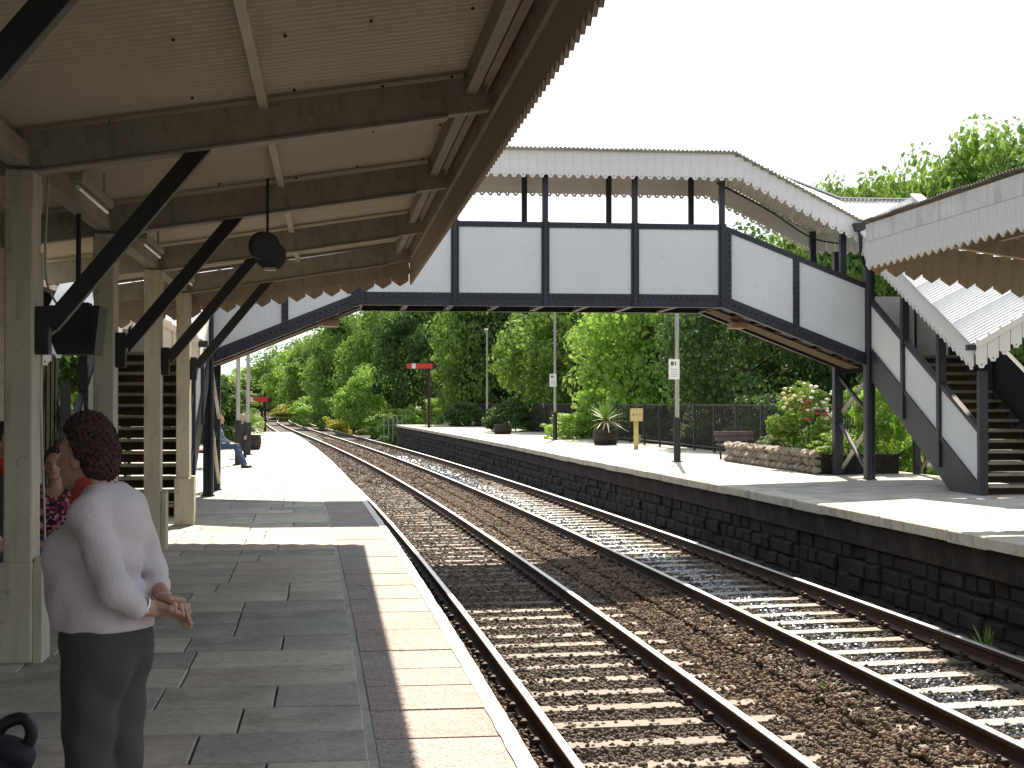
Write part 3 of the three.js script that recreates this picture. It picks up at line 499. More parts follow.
    for (const xs of [xi, xe]) { boardRow('valance_board', [sb2], M.white, f, V(xs, ea(za + 0.05) - 0.43, za + 0.05), V(xs, ea(zc) - 0.43, zc), 0.155); mesh('eaves_strip', bar(V(xs - s * 0.03 * (xs === xi ? 1 : -1), ea(za) - 0.02, za + 0.02), V(xs - s * 0.03 * (xs === xi ? 1 : -1), ea(zc) - 0.02, zc), 0.05, 0.03), M.whiteWorn, f); }
    mesh('gutter_end', box(Math.min(xi - s * 0.12, xi + s * 0.12), Math.max(xi - s * 0.12, xi + s * 0.12), ea(za) - 0.09, ea(za) - 0.005, za - 0.03, za + 0.06), M.navy, f);
    const gb = scallopBoard(0.17, 0.42, 0.022);
    boardRow('gable_board', [gb], M.white, f, V(Math.min(xi, xe), xi < xe ? ea(za) - 0.4 : ea(za) - 0.4, za - 0.02), V(xrg, ea(za) + 0.2, za - 0.02), 0.17);
    boardRow('gable_board', [gb], M.white, f, V(xrg, ea(za) + 0.2, za - 0.02), V(Math.max(xi, xe), ea(za) - 0.4, za - 0.02), 0.17);
    for (const xs of [xi, xe]) { mesh('barge_board', bar(V(xs, ea(za) - 0.02, za - 0.045), V(xrg, ea(za) + 0.585, za - 0.045), 0.02, 0.09), M.white, f); mesh('barge_backing', bar(V(xs, ea(za) - 0.14, za + 0.01), V(xrg, ea(za) + 0.465, za + 0.01), 0.02, 0.26), M.white, f); }
    // rainwater hopper and downpipe
    mesh('rain_hopper', prism([[-0.14, 0.14], [-0.1, 0], [0.1, 0], [0.14, 0.14]], 0.14, (a, b, d) => V(xc - s * 0.3 + a, 4.66 + b, 25.72 + d)), M.navy, f);
    mesh('downpipe', new THREE.TubeGeometry(new THREE.CatmullRomCurve3([V(xc - s * 0.3, 4.68, 25.79), V(xc - s * 0.3, 4.35, 25.79), V(xc - s * 0.2, 4.15, 25.95), V(xc - s * 0.06, 4.0, 26.05), V(xc - s * 0.06, 3.8, 26.05), V(xc - s * 0.06, gy, 26.05)], false, 'catmullrom', 0.1), 60, 0.038, 8).toNonIndexed(), M.navy, f);
  };
  stair(1, xr, 9.7, FY); stair(-1, xl, -2.07, 0);
  mesh('cable', new THREE.TubeGeometry(new THREE.CatmullRomCurve3([V(6.9, 5.55, 26.3), V(7.9, 5.08, 26.4), V(8.7, 4.6, 26.4), V(9.2, 4.5, 26.4)]), 24, 0.015, 5).toNonIndexed(), M.black, f);
  tag(mesh('rivets', rivets.map(g => { return metricUV(g); }), M.navy, f), null, null, null, 'stuff');
}
console.log('bridge done');

// ------------------------------------------------------------------ vegetation
M.leaf = (c, tr = 0.6) => new THREE.MeshPhysicalMaterial({ color: lin(...c), vertexColors: true, roughness: 0.65, transmission: tr, thickness: 0, side: THREE.DoubleSide, specularIntensity: 0.25 });
const LEAF = { mid: M.leaf([0.21, 0.33, 0.07]), light: M.leaf([0.31, 0.47, 0.1]), dark: M.leaf([0.09, 0.165, 0.045]), yellow: M.leaf([0.5, 0.5, 0.12]), blue: M.leaf([0.17, 0.25, 0.1]) };
function leafGeo(seed, pts, leaf, tint) {                                 // pts: [x,y,z, nx,ny,nz]; folded diamond leaves
  const r = rng(seed), pos = new Float32Array(pts.length * 12), col = new Float32Array(pts.length * 12), idx = [];
  const n = new THREE.Vector3(), a = new THREE.Vector3(), b = new THREE.Vector3();
  pts.forEach((p, i) => {
    n.set(p[3] + (r() - 0.5) * 1.3, p[4] + 0.25 + (r() - 0.5) * 1.3, p[5] + (r() - 0.5) * 1.3).normalize();
    a.set(r() - 0.5, r() - 0.75, r() - 0.5); a.addScaledVector(n, -a.dot(n)).normalize(); b.crossVectors(n, a);
    const L = leaf * (0.6 + 0.8 * r()), W = L * (0.32 + 0.2 * r()), k = i * 12, t = p[6] * (0.75 + 0.5 * r()), yel = tint * (r() - 0.35);
    const v = [[-L * 0.5, 0, 0], [0, W, L * 0.12], [L * 0.5, 0, -L * 0.1], [0, -W, L * 0.12]];
    for (let q = 0; q < 4; q++) for (let c = 0; c < 3; c++) { const e = ['x', 'y', 'z'][c]; pos[k + q * 3 + c] = p[c] + a[e] * v[q][0] + b[e] * v[q][1] + n[e] * v[q][2]; col[k + q * 3 + c] = Math.max(0.02, t * (1 + (c === 0 ? yel : c === 2 ? -yel * 0.5 : yel * 0.3))); }
    idx.push(i * 4, i * 4 + 1, i * 4 + 2, i * 4, i * 4 + 2, i * 4 + 3);
  });
  let g = new THREE.BufferGeometry(); g.setAttribute('position', new THREE.BufferAttribute(pos, 3)); g.setAttribute('color', new THREE.BufferAttribute(col, 3)); g.setIndex(idx); g = g.toNonIndexed(); g.computeVertexNormals(); return g;
}
function crownPts(seed, clumps, per, sq = 1, low = -0.55) {              // in a unit crown: radius 1, centre 0
  const r = rng(seed), out = [];
  for (let c = 0; c < clumps; c++) {
    const u = r() * 2 - 1, ph = r() * 6.283, rad = 0.45 + 0.5 * Math.sqrt(r()); let y = lerp(low, 1, (u + 1) / 2); const rr = Math.sqrt(Math.max(0.05, 1 - y * y)) * rad;
    const spr = r() < 0.22 ? 1.18 : 1, cxx = Math.cos(ph) * rr * spr, cz = Math.sin(ph) * rr * spr, cy = y * (0.75 + 0.3 * r()) * sq * (spr > 1 ? 1.06 : 1), R = spr > 1 ? 0.08 + 0.06 * r() : 0.15 + 0.19 * r(), tone = 0.8 + 0.4 * r();
    for (let i = 0; i < (spr > 1 ? per * 0.35 : per); i++) {
      const uu = r() * 2 - 1, pp = r() * 6.283, q = Math.sqrt(1 - uu * uu), d = R * (0.55 + 0.6 * Math.pow(r(), 0.5)); const nx = q * Math.cos(pp), ny = uu, nz = q * Math.sin(pp);
      out.push([cxx + nx * d, cy + ny * d * 0.75, cz + nz * d, nx, ny, nz, tone]);
    }
  }
  return out;
}
const crowns = [0, 1, 2, 3].map(i => leafGeo(200 + i, crownPts(300 + i, 95, 200, 1), 0.058, 0.2));
const crownsFine = [0, 1].map(i => leafGeo(220 + i, crownPts(320 + i, 120, 150, 1), 0.05, 0.25));
const bushes = [0, 1, 2].map(i => leafGeo(240 + i, crownPts(340 + i, 50, 150, 1, -0.9), 0.095, 0.35));
function trunkGeo(h, rb, seed) {
  const r = rng(seed), gs = []; const limb = (pts, r0, r1) => { const cv = new THREE.CatmullRomCurve3(pts), n = 8, s = 7, q = []; let prev = null; for (let i = 0; i <= n; i++) { const c = cv.getPoint(i / n), rad = lerp(r0, r1, i / n), ring = []; for (let k = 0; k < s; k++) ring.push(new THREE.Vector3(c.x + Math.cos(k / s * 6.283) * rad, c.y, c.z + Math.sin(k / s * 6.283) * rad)); if (prev) for (let k = 0; k < s; k++) q.push([prev[k], prev[(k + 1) % s], ring[(k + 1) % s], ring[k]]); prev = ring; } gs.push(quadGeo(q)); };
  const top = new THREE.Vector3((r() - 0.5) * 0.6, h * 0.8, (r() - 0.5) * 0.6); limb([new THREE.Vector3(0, -0.3, 0), new THREE.Vector3((r() - 0.5) * 0.3, h * 0.35, (r() - 0.5) * 0.3), top], rb, rb * 0.25);
  for (let i = 0; i < 5; i++) { const y0 = h * (0.28 + 0.09 * i), a = r() * 6.283, L = h * (0.28 - 0.025 * i); limb([new THREE.Vector3(0, y0, 0), new THREE.Vector3(Math.cos(a) * L * 0.5, y0 + L * 0.35, Math.sin(a) * L * 0.5), new THREE.Vector3(Math.cos(a) * L, y0 + L * 0.9, Math.sin(a) * L)], rb * 0.4, rb * 0.08); }
  return mergeGeometries(gs);
}
function tree(label, x, Z, gy, top, rad, m, v, group, fine, low = 0.12) {
  const t = thing('tree', label, 'tree', V(x, gy, Z), group), h = top - gy, r = rng(v * 77 + Math.round(x * 10) + Math.round(Z * 3));
  mesh('trunk', trunkGeo(h, 0.05 + h * 0.022, v + 5), M.trunk, t, V(x, gy, Z));
  const c = mesh('crown', fine ? crownsFine[v % 2] : crowns[v % 4], m, t, V(x, gy + lerp(h * low, h, 0.5) - h * 0.03, Z)); c.scale.set(rad, h * (1 - low) * 0.53, rad); c.rotation.y = r() * 6.28; return t;
}
function bush(label, x, Z, gy, w, h, m, v, group, cat = 'bush', name = 'bush') {
  const t = thing(name, label, cat, V(x, gy, Z), group);
  mesh('stem', [rod(V(x, gy - 0.1, Z), V(x + 0.05, gy + h * 0.6, Z), 0.03, 0.015, 6), rod(V(x, gy, Z), V(x - w * 0.3, gy + h * 0.6, Z + w * 0.2), 0.02, 0.01, 6)], M.trunk, t);
  const c = mesh('foliage', bushes[v % 3], m, t, V(x, gy + h * 0.48, Z)); c.scale.set(w, h * 0.55, w); c.rotation.y = v * 1.7; return t;
}
const topY = (y, Z) => 1.6 + (402.7 - y) / 1500 * Z;
// trees behind the far platform fence, surveyed as [sight column, distance, crown top, radius, leaf, shape]
const G = 'trees behind the far platform fence';
[[486, 94, 288, 3.4, 'mid', 0, 'broad green tree near the far signal, behind the platform end'], [522, 93, 290, 3.8, 'dark', 1, 'dark green tree behind the thin far lamp post'], [575, 72, 282, 3.6, 'mid', 2, 'mid green tree behind the middle lamp post'],
 [652, 57, 270, 3.0, 'light', 3, 'bright yellow-green broad tree behind the yellow sign'], [700, 60, 262, 3.4, 'mid', 0, 'green tree behind the near lamp post with the white notice'], [748, 46, 250, 2.9, 'dark', 1, 'dark fine-leaved tree behind the wooden bench', true],
 [812, 52, 225, 3.6, 'mid', 2, 'green tree rising behind the bridge stair roof'], [862, 50, 192, 2.8, 'mid', 3, 'light green tree top beside the landing roof'], [912, 48, 172, 2.6, 'mid', 0, 'loose light green tree above the far canopy'],
 [836, 52, 184, 1.7, 'mid', 2, 'slender light green tree top left of the landing roof'], [982, 46, 138, 3.0, 'mid', 1, 'tall dense green tree above the far canopy'], [1050, 44, 122, 3.4, 'mid', 2, 'tall green tree beyond the end of the far canopy roof'], [770, 64, 240, 4.0, 'dark', 3, 'dark tree in the second row behind the bench'], [610, 78, 270, 4.2, 'dark', 1, 'dark tree in the second row behind the yellow sign'],
 [545, 96, 285, 4.5, 'dark', 2, 'dark tree in the second row behind the middle lamp'], [890, 66, 200, 4.2, 'dark', 0, 'dark tree in the second row behind the landing'], [960, 62, 175, 4, 'mid', 3, 'green tree in the second row above the far canopy'], [690, 76, 255, 4.3, 'dark', 2, 'dark tree in the second row behind the near lamp']
].forEach(([u, Z, y, rad, k, v, label, fine]) => tree(label, colX(u, Z), Z, -0.6, topY(y, Z), rad, LEAF[k], v, G, fine, 0.06));
// trees along the curve beyond the platform ends
[[432, 106, 296, 4.2, 'dark', 2, 'dark tree beside the line just past the far platform ramp'], [395, 122, 303, 4.4, 'mid', 0, 'green tree beside the curving line past the far signal'], [372, 112, 372, 2.6, 'light', 1, 'low pale green tree beside the track at the ramp'], [352, 150, 318, 5.0, 'mid', 3, 'green tree where the track bends'],
 [330, 178, 338, 5.2, 'mid', 1, 'green tree far along the bend'], [309, 215, 346, 6, 'light', 2, 'green tree at the far end of the visible line'], [286, 245, 352, 7, 'mid', 0, 'distant tree above the left signal'], [262, 250, 368, 7, 'light', 3, 'distant tree left of the bend'], [236, 240, 378, 7, 'mid', 1, 'distant tree above the platform planters'], [330, 235, 335, 8, 'mid', 2, 'distant tree on the skyline beyond the bend'], [412, 150, 306, 6, 'dark', 1, 'dark tree in the second row beyond the ramp'], [368, 190, 320, 7, 'dark', 0, 'dark tree in the second row along the bend']
].forEach(([u, Z, y, rad, k, v, label]) => tree(label, colX(u, Z), Z, -1.2, topY(y, Z), rad, LEAF[k], v, 'trees along the curving line', false, 0.02));
[[-9, 40, 7, 3.4, 'mid', 0, 'green tree behind the near stairs'], [-13, 60, 8, 4, 'dark', 1, 'dark tree left of the near platform'], [-11, 82, 7, 4, 'mid', 2, 'green tree beside the near platform end'], [-17, 110, 8, 5, 'mid', 3, 'green tree beyond the near platform planters']
].forEach(([x, Z, t, rad, k, v, label]) => tree(label, x, Z, -0.6, t, rad, LEAF[k], v, 'trees left of the near platform', false, 0.04));
// undergrowth
bush('dark evergreen shrub beyond the timber shed left of the near stairs', -5.0, 28, 0, 1.3, 2.8, LEAF.dark, 2);
[[405, 103, 1.9, 2.4, 'light', 'bright bush at the foot of the far platform ramp'], [388, 108, 1.8, 2.0, 'light', 'pale bush beside the small white railing'], [446, 96, 1.3, 2.0, 'light', 'yellow-green bush beside the far signal post'], [468, 88, 1.4, 1.8, 'dark', 'dark bush along the fence by the thin lamp post'], [515, 72, 1.4, 1.7, 'dark', 'dark bush along the fence between the far lamps'],
 [572, 57, 1.1, 1.3, 'light', 'low light bush behind the barrel planter'], [655, 53, 1.2, 1.6, 'dark', 'dark bush at the fence right of the yellow sign'], [715, 47, 1.2, 1.6, 'blue', 'dark bush behind the bench back'], [770, 40, 1.2, 1.9, 'dark', 'dark bush behind the stone flower bed'], [880, 37, 1.3, 2.2, 'mid', 'bush behind the bridge support columns'], [925, 34, 1.2, 2.2, 'light', 'sunlit bush under the far stair flight'], [905, 42, 1.6, 3, 'dark', 'dark bush behind the far stair flight'], [850, 46, 1.6, 3.2, 'dark', 'dark bush behind the landing columns'],
 [620, 64, 1.8, 2.4, 'dark', 'dark bush under the bright yellow-green tree'], [545, 80, 1.9, 2.6, 'dark', 'dark bush beyond the fence behind the middle lamp'], [685, 58, 1.9, 2.6, 'dark', 'dark bush beyond the fence behind the near lamp'], [745, 52, 1.9, 2.6, 'dark', 'dark bush beyond the fence behind the bench'], [800, 50, 1.9, 2.6, 'dark', 'dark bush beyond the fence behind the flowers'], [500, 92, 2.2, 2.8, 'dark', 'dark bush beyond the fence behind the thin lamp']
].forEach(([u, Z, w, h, k, label], i) => bush(label, colX(u, Z), Z, Z > 96 ? -1.1 : -0.1, w, h, LEAF[k], i, 'bushes behind the far platform'));
[[222, 62, 1.0, 2.4, 'yellow', 'yellow-green bush beside the dark lamp post on the near platform'], [254, 80, 0.6, 1.0, 'light', 'leafy bush below the left red signal arm'], [240, 78, 0.7, 1.3, 'mid', 'green bush beside the left signal post'], [228, 75, 1.4, 2.4, 'mid', 'green bush at the back of the near platform'], [205, 60, 1.6, 2.8, 'dark', 'dark bush behind the near stair columns'], [293, 205, 3, 2.6, 'yellow', 'grassy bank bush at the bend of the line'],
 [300, 230, 5, 5, 'mid', 'green bush at the bend of the line'], [340, 140, 2.6, 3.2, 'mid', 'green bush between the line and the trees'], [318, 165, 3, 3.6, 'light', 'light bush along the line before the bend'], [355, 125, 2.2, 2.6, 'yellow', 'yellowish bush along the line near the ramp']
].forEach(([u, Z, w, h, k, label], i) => bush(label, colX(u, Z), Z, Z > 85 ? -1.1 : -0.1, w, h, LEAF[k], i + 1, 'bushes at the far end'));
{ // flowering shrub and low plants in the stone bed
  const r = rng(91), X = 10.0, Z = 30.6, t = thing('flowering_shrub', 'tall shrub with yellow, white and red blooms above the stone bed', 'shrub', V(X, FY + 0.4, Z));
  mesh('stem', [rod(V(X, FY, Z), V(X, 1.5, Z), 0.03, 0.012, 6), rod(V(X, FY + 0.3, Z), V(X - 0.35, 1.6, Z), 0.02, 0.01, 6), rod(V(X, FY + 0.3, Z), V(X + 0.4, 1.5, Z + 0.2), 0.02, 0.01, 6)], M.trunk, t);
  const c = mesh('foliage', bushes[1], LEAF.mid, t, V(X, 1.15, Z)); c.scale.set(0.75, 0.75, 0.6);
  const fl = (name, n, color, x0, x1, y0, y1, s) => { const g = new THREE.IcosahedronGeometry(s, 0), m = mat(color, { roughness: 0.8 }); for (let i = 0; i < n; i++) { const k = 0.6 + 0.7 * r(), o = mesh(name, g, m, t, V(lerp(x0, x1, r()), lerp(y0, y1, r()), Z - 0.45 + 0.3 * r())); o.scale.set(k, k * 0.7, k); } };
  fl('yellow_bloom', 22, [0.55, 0.5, 0.26], X - 0.62, X - 0.2, 1.45, 1.9, 0.05); fl('white_bloom', 26, [0.75, 0.72, 0.66], X - 0.3, X + 0.5, 1.3, 2.1, 0.045); fl('red_bloom', 10, [0.42, 0.1, 0.06], X - 0.3, X + 0.35, 1.15, 1.7, 0.05); fl('pink_bloom', 14, [0.6, 0.4, 0.45], X - 0.2, X + 0.9, 0.95, 1.6, 0.045);
  for (const [x, z, w, h, k, label] of [[9.85, 28.4, 0.5, 0.55, 'light', 'bright grassy plant in the stone bed beside the bridge leg'], [9.9, 29.6, 0.5, 0.5, 'mid', 'green plant in the middle of the stone bed'], [10.0, 32.2, 0.5, 0.45, 'blue', 'grey-green plant at the bench end of the stone bed'], [10.1, 33.4, 0.45, 0.4, 'blue', 'low plant beside the bench'], [10.9, 28.8, 0.6, 1.5, 'light', 'sunlit shrub behind the bridge legs']]) bush(label, x, z, FY + 0.25, w, h, LEAF[k], Math.round(z), 'plants in the stone bed', 'plant', 'plant');
}
{ // weeds between the rails
  for (const [X, Z, h, label] of [[4.35, 12.6, 0.16, 'small weed in the ballast beside the far track rail'], [4.2, 9.1, 0.22, 'leafy weed in the ballast close to the far track rail'], [6.75, 14.6, 0.3, 'green weed at the foot of the stone platform wall'], [3.9, 30, 0.2, 'weed tuft between the two tracks under the bridge shadow'], [2.5, 46, 0.22, 'weed tuft on the near track bed']]) {
    const t = thing('weed', label, 'weed', V(X + cx(Z), -0.95, Z), 'weeds on the track bed'), r = rng(Math.round(Z * 9)), q = [];
    for (let i = 0; i < 34; i++) { const a = r() * 6.28, l = h * (0.4 + 0.7 * r()), o = r() * 0.5, c = Math.cos(a), s = Math.sin(a), w = 0.012, bx = X + cx(Z), b = -0.97; q.push([V(bx - s * w, b, Z + c * w), V(bx + s * w, b, Z - c * w), V(bx + c * l * o + s * w * 1.4, b + l * 0.7, Z + s * l * o), V(bx + c * l * o * 1.6, b + l, Z + s * l * o * 1.6)]); }
    mesh('blades', quadGeo(q), mat([0.17, 0.26, 0.05], { roughness: 0.8 }), t);
  }
}
console.log('plants done');

// ------------------------------------------------------------------ far platform furniture
{
  const fx = Z => 11.35 + cx(Z) + Math.max(0, Z - 38) * 0.02, fence = thing('railing_fence', 'black metal railing fence along the back of the far platform', 'fence', V(fx(50), FY, 50)), bars = [];
  for (let Z = 30; Z < 92; Z += 2.1) mesh('post', box(fx(Z) - 0.03, fx(Z) + 0.03, FY - 0.1, 1.6, Z - 0.03, Z + 0.03), M.black, fence);
  for (const y of [1.52, 0.35]) mesh('rail', sweep([[0, 0], [0.035, 0], [0.035, 0.03], [0, 0.03]], range(30, 91, 2.1), Z => 11.33 + Math.max(0, Z - 38) * 0.02, () => y), M.black, fence);
  for (let Z = 30.15; Z < 91; Z += 0.15) bars.push(box(fx(Z) - 0.008, fx(Z) + 0.008, 0.3, 1.56, Z - 0.008, Z + 0.008));
  tag(mesh('bars', bars, M.black, fence), null, null, null, 'stuff');
}
function noticeTex(draw, w, h) { const c = document.createElement('canvas'); c.width = w; c.height = h; const g = c.getContext('2d'); draw(g, w, h); const t = new THREE.CanvasTexture(c); t.colorSpace = THREE.SRGBColorSpace; return t; }
function lampPost(x, Z, gy, label, group, notice, h = 5.4, darkTop = 1.05) {
  const t = thing('lamp_post', label, 'lamp post', V(x, gy, Z), group);
  mesh('base_sleeve', [rod(V(x, gy, Z), V(x, gy + darkTop, Z), 0.085, 0.08, 14), rod(V(x, gy, Z), V(x, gy + 0.03, Z), 0.14, 0.14, 14)], M.black, t);
  mesh('pole', rod(V(x, gy + darkTop, Z), V(x, gy + h, Z), 0.055, 0.045, 12), M.galv, t);
  mesh('lantern', [box(x - 0.18, x + 0.06, gy + h - 0.02, gy + h + 0.08, Z - 0.07, Z + 0.07, 0.02)], M.galv, t);
  if (notice) {
    const n = mesh('notice_plate', box(x - 0.22, x + 0.04, gy + notice, gy + notice + 0.48, Z - 0.09, Z - 0.07), M.white, t);
    const p = new THREE.PlaneGeometry(0.24, 0.46); const pm = new THREE.MeshStandardMaterial({ roughness: 0.6, map: noticeTex((g, w, hh) => { g.fillStyle = '#e8e8e4'; g.fillRect(0, 0, w, hh); g.fillStyle = '#555a60'; g.fillRect(10, 14, 20, 26); g.fillRect(36, 14, 8, 26); g.fillStyle = '#9aa0a5'; for (let i = 0; i < 5; i++) g.fillRect(10, 62 + i * 12, 40 + (i % 2) * 6, 4); }, 64, 128) });
    p.translate(x - 0.09, gy + notice + 0.24, -(Z - 0.094)); mesh('notice_print', p.toNonIndexed(), pm, n);
  }
}
lampPost(8.14, 34.7, FY, 'tall grey lamp post with black sleeve and white notice by the bench', 'lamp posts on the far platform', 1.95);
lampPost(8.39, 55.7, FY, 'grey lamp post with white notice between barrel planter and far signal', 'lamp posts on the far platform', 2.0);
lampPost(8.64, 82.6, FY, 'thin far lamp post without a notice near the far platform end', 'lamp posts on the far platform', 0);
lampPost(-2.34, 39.1, 0, 'lamp post with dark sleeve beside the seated person in blue', 'lamp posts on the near platform', 0, 5.4, 1.15);
lampPost(-2.49, 46.6, 0, 'lamp post behind the spiky planters on the near platform', 'lamp posts on the near platform', 0, 5.4, 1.0);
{ // yellow sign
  const X = 9.2, Z = 44.6, s = thing('yellow_sign', 'yellow board on a yellow post at the back of the far platform', 'sign', V(X, FY, Z));
  mesh('post', box(X - 0.07, X + 0.06, FY, FY + 0.86, Z - 0.05, Z + 0.05, 0.008), M.yellow, s);
  const b = mesh('board', box(X - 0.2, X + 0.19, FY + 0.84, FY + 1.22, Z - 0.085, Z - 0.052, 0.008), M.yellow, s);
  const p = new THREE.PlaneGeometry(0.36, 0.35); p.translate(X - 0.005, FY + 1.03, -(Z - 0.089));
  mesh('lettering', p.toNonIndexed(), new THREE.MeshStandardMaterial({ roughness: 0.6, map: noticeTex((g, w, h) => { g.fillStyle = '#c6b47a'; g.fillRect(0, 0, w, h); g.fillStyle = '#6e6238'; g.font = 'bold 44px sans-serif'; g.textAlign = 'center'; g.fillText('8 7 1', w / 2, 78); }, 128, 128) }), b);
}
function spiky(parent, x, y, Z, n, L, seed) {                            // cordyline head of strap leaves
  const r = rng(seed), green = [], pale = [];
  for (let i = 0; i < n; i++) { const a = r() * 6.283, el = -0.35 + 1.75 * r(), c = Math.cos(a), s = Math.sin(a), l = L * (0.75 + 0.35 * r()), w = 0.022; const P = (t, o) => V(x + c * Math.cos(el) * l * t - s * o, y + Math.sin(el) * l * t - 0.16 * t * t * l, Z + s * Math.cos(el) * l * t + c * o); (el < 0.1 ? pale : green).push([P(0, -w), P(0, w), P(0.55, w * 1.1), P(0.55, -w * 1.1)], [P(0.55, -w * 1.1), P(0.55, w * 1.1), P(1, 0.002), P(1, -0.002)]); }
  mesh('leaf_head', quadGeo(green), mat([0.2, 0.3, 0.06], { roughness: 0.6 }), parent); if (pale.length) mesh('dry_leaves', quadGeo(pale), mat([0.5, 0.46, 0.32], { roughness: 0.7 }), parent);
}
function barrelPlanter(x, Z, gy, r, h, label, group) {
  const t = thing('barrel_planter', label, 'planter', V(x, gy, Z), group), pr = [[0.001, 0], [r * 0.86, 0], [r, h * 0.5], [r * 0.95, h], [r * 0.85, h], [r * 0.84, h - 0.06], [0.001, h - 0.06]].map(p => new THREE.Vector2(...p));
  const g = new THREE.LatheGeometry(pr, 22); g.translate(x, gy, -Z); mesh('tub', metricUV(g), M.barrel, t);
  for (const k of [0.2, 0.75]) { const q = new THREE.TorusGeometry(r * 0.985, 0.014, 6, 24); q.rotateX(Math.PI / 2); q.translate(x, gy + h * k, -Z); mesh('hoop', q.toNonIndexed(), M.chair, t); }
  return t;
}
{ barrelPlanter(9.05, 48.9, FY, 0.42, 0.5, 'dark half-barrel planter holding the spiky plant on the far platform', 'barrel planters');
  const s = thing('cordyline', 'spiky cordyline with green upright and pale drooping leaves in the barrel', 'plant', V(9.05, FY + 0.44, 48.9)); mesh('stem', rod(V(9.05, FY + 0.4, 48.9), V(9.05, FY + 0.85, 48.9), 0.06, 0.05, 8), M.trunk, s); spiky(s, 9.05, FY + 0.82, 48.9, 90, 0.85, 4);
  barrelPlanter(7.6, 66, FY, 0.4, 0.45, 'dark half-barrel planter between the far lamp posts', 'barrel planters');
  barrelPlanter(-2.72, 52, 0, 0.4, 0.5, 'dark half-barrel planter with spiky plant on the near platform', 'barrel planters');
  const s2 = thing('cordyline', 'spiky pale plant in the planter on the near platform', 'plant', V(-2.72, 0.44, 52)); mesh('stem', rod(V(-2.72, 0.4, 52), V(-2.72, 0.75, 52), 0.05, 0.04, 8), M.trunk, s2); spiky(s2, -2.72, 0.78, 52, 80, 0.75, 8); }
function semaphore(x, Z, gy, armY, L, label) {
  const t = thing('semaphore_signal', label, 'signal', V(x, gy, Z), 'semaphore signals');
  mesh('post', [box(x - 0.08, x + 0.08, gy, armY + 0.35, Z - 0.08, Z + 0.08, 0.01), rod(V(x, armY + 0.35, Z), V(x, armY + 0.6, Z), 0.05, 0.02, 8)], M.chair, t);
  const arm = mesh('arm', box(x - L, x + 0.18, armY - 0.14, armY + 0.14, Z - 0.13, Z - 0.1), M.red, t);
  mesh('arm_band', box(x - L * 0.78, x - L * 0.6, armY - 0.142, armY + 0.142, Z - 0.134, Z - 0.096), M.white, arm);
  const g = new THREE.CylinderGeometry(0.17, 0.17, 0.04, 16); g.rotateX(Math.PI / 2); g.translate(x + 0.24, armY - 0.02, -(Z - 0.1)); mesh('spectacle', g.toNonIndexed(), M.chair, t);
  mesh('ladder', [box(x + 0.16, x + 0.18, gy, armY, Z + 0.4, Z + 0.42), box(x - 0.18, x - 0.16, gy, armY, Z + 0.4, Z + 0.42)].concat(range(gy + 0.3, armY, 0.3).map(y => box(x - 0.17, x + 0.17, y, y + 0.02, Z + 0.4, Z + 0.42))), M.chair, t);
}
semaphore(colX(429, 84), 84, FY - 0.1, topY(366, 84), 1.25, 'red semaphore signal with white band beside the far platform trees');
semaphore(colX(265, 88), 88, -0.6, topY(399.5, 88), 1.1, 'low red semaphore signal at the end of the near platform');
{ // small white railing beyond the ramp
  const Z = 99, x0 = colX(384, Z), x1 = colX(402, Z), t = thing('ramp_railing', 'small pale railing at the end of the far platform', 'railing', V((x0 + x1) / 2, -0.5, Z));
  for (let i = 0; i <= 4; i++) mesh('upright', box(lerp(x0, x1, i / 4) - 0.03, lerp(x0, x1, i / 4) + 0.03, -0.9, 0.75, Z - 0.03, Z + 0.03), M.galv, t);
  for (const y of [0.72, 0.1]) mesh('rail', box(x0, x1, y, y + 0.05, Z - 0.02, Z + 0.02), M.galv, t);
}
function bench(x, Z, gy, turn, label, m, L = 1.7) {
  const t = thing('platform_bench', label, 'bench', V(x, gy, Z)); t.rotation.y = turn; const add = (n, g, mm) => { const o = new THREE.Mesh(g, mm); o.name = n; o.castShadow = o.receiveShadow = true; t.add(o); };
  for (let i = 0; i < 3; i++) add('seat_slat', box(-L / 2, L / 2, 0.43, 0.465, 0.02 + i * 0.14, 0.14 + i * 0.14, 0.006), m);
  for (let i = 0; i < 2; i++) add('back_slat', bar(V(-L / 2, 0.62 + i * 0.16, 0.46 + i * 0.03), V(L / 2, 0.62 + i * 0.16, 0.46 + i * 0.03), 0.03, 0.12, 0.006), m);
  for (const s of [-1, 1]) { add('leg', mergeGeometries([bar(V(s * L * 0.36, 0, 0.02), V(s * L * 0.36, 0.43, 0.06), 0.05, 0.05), bar(V(s * L * 0.36, 0, 0.44), V(s * L * 0.36, 0.86, 0.52), 0.05, 0.05), box(s * L * 0.36 - 0.025, s * L * 0.36 + 0.025, 0.38, 0.43, 0.02, 0.46)]), M.black); }
  return t;
}
bench(10.1, 36, FY, 0.3, 'weathered wooden bench with two back slats beside the stone flower bed', M.bench, 1.4).scale.setScalar(0.82);
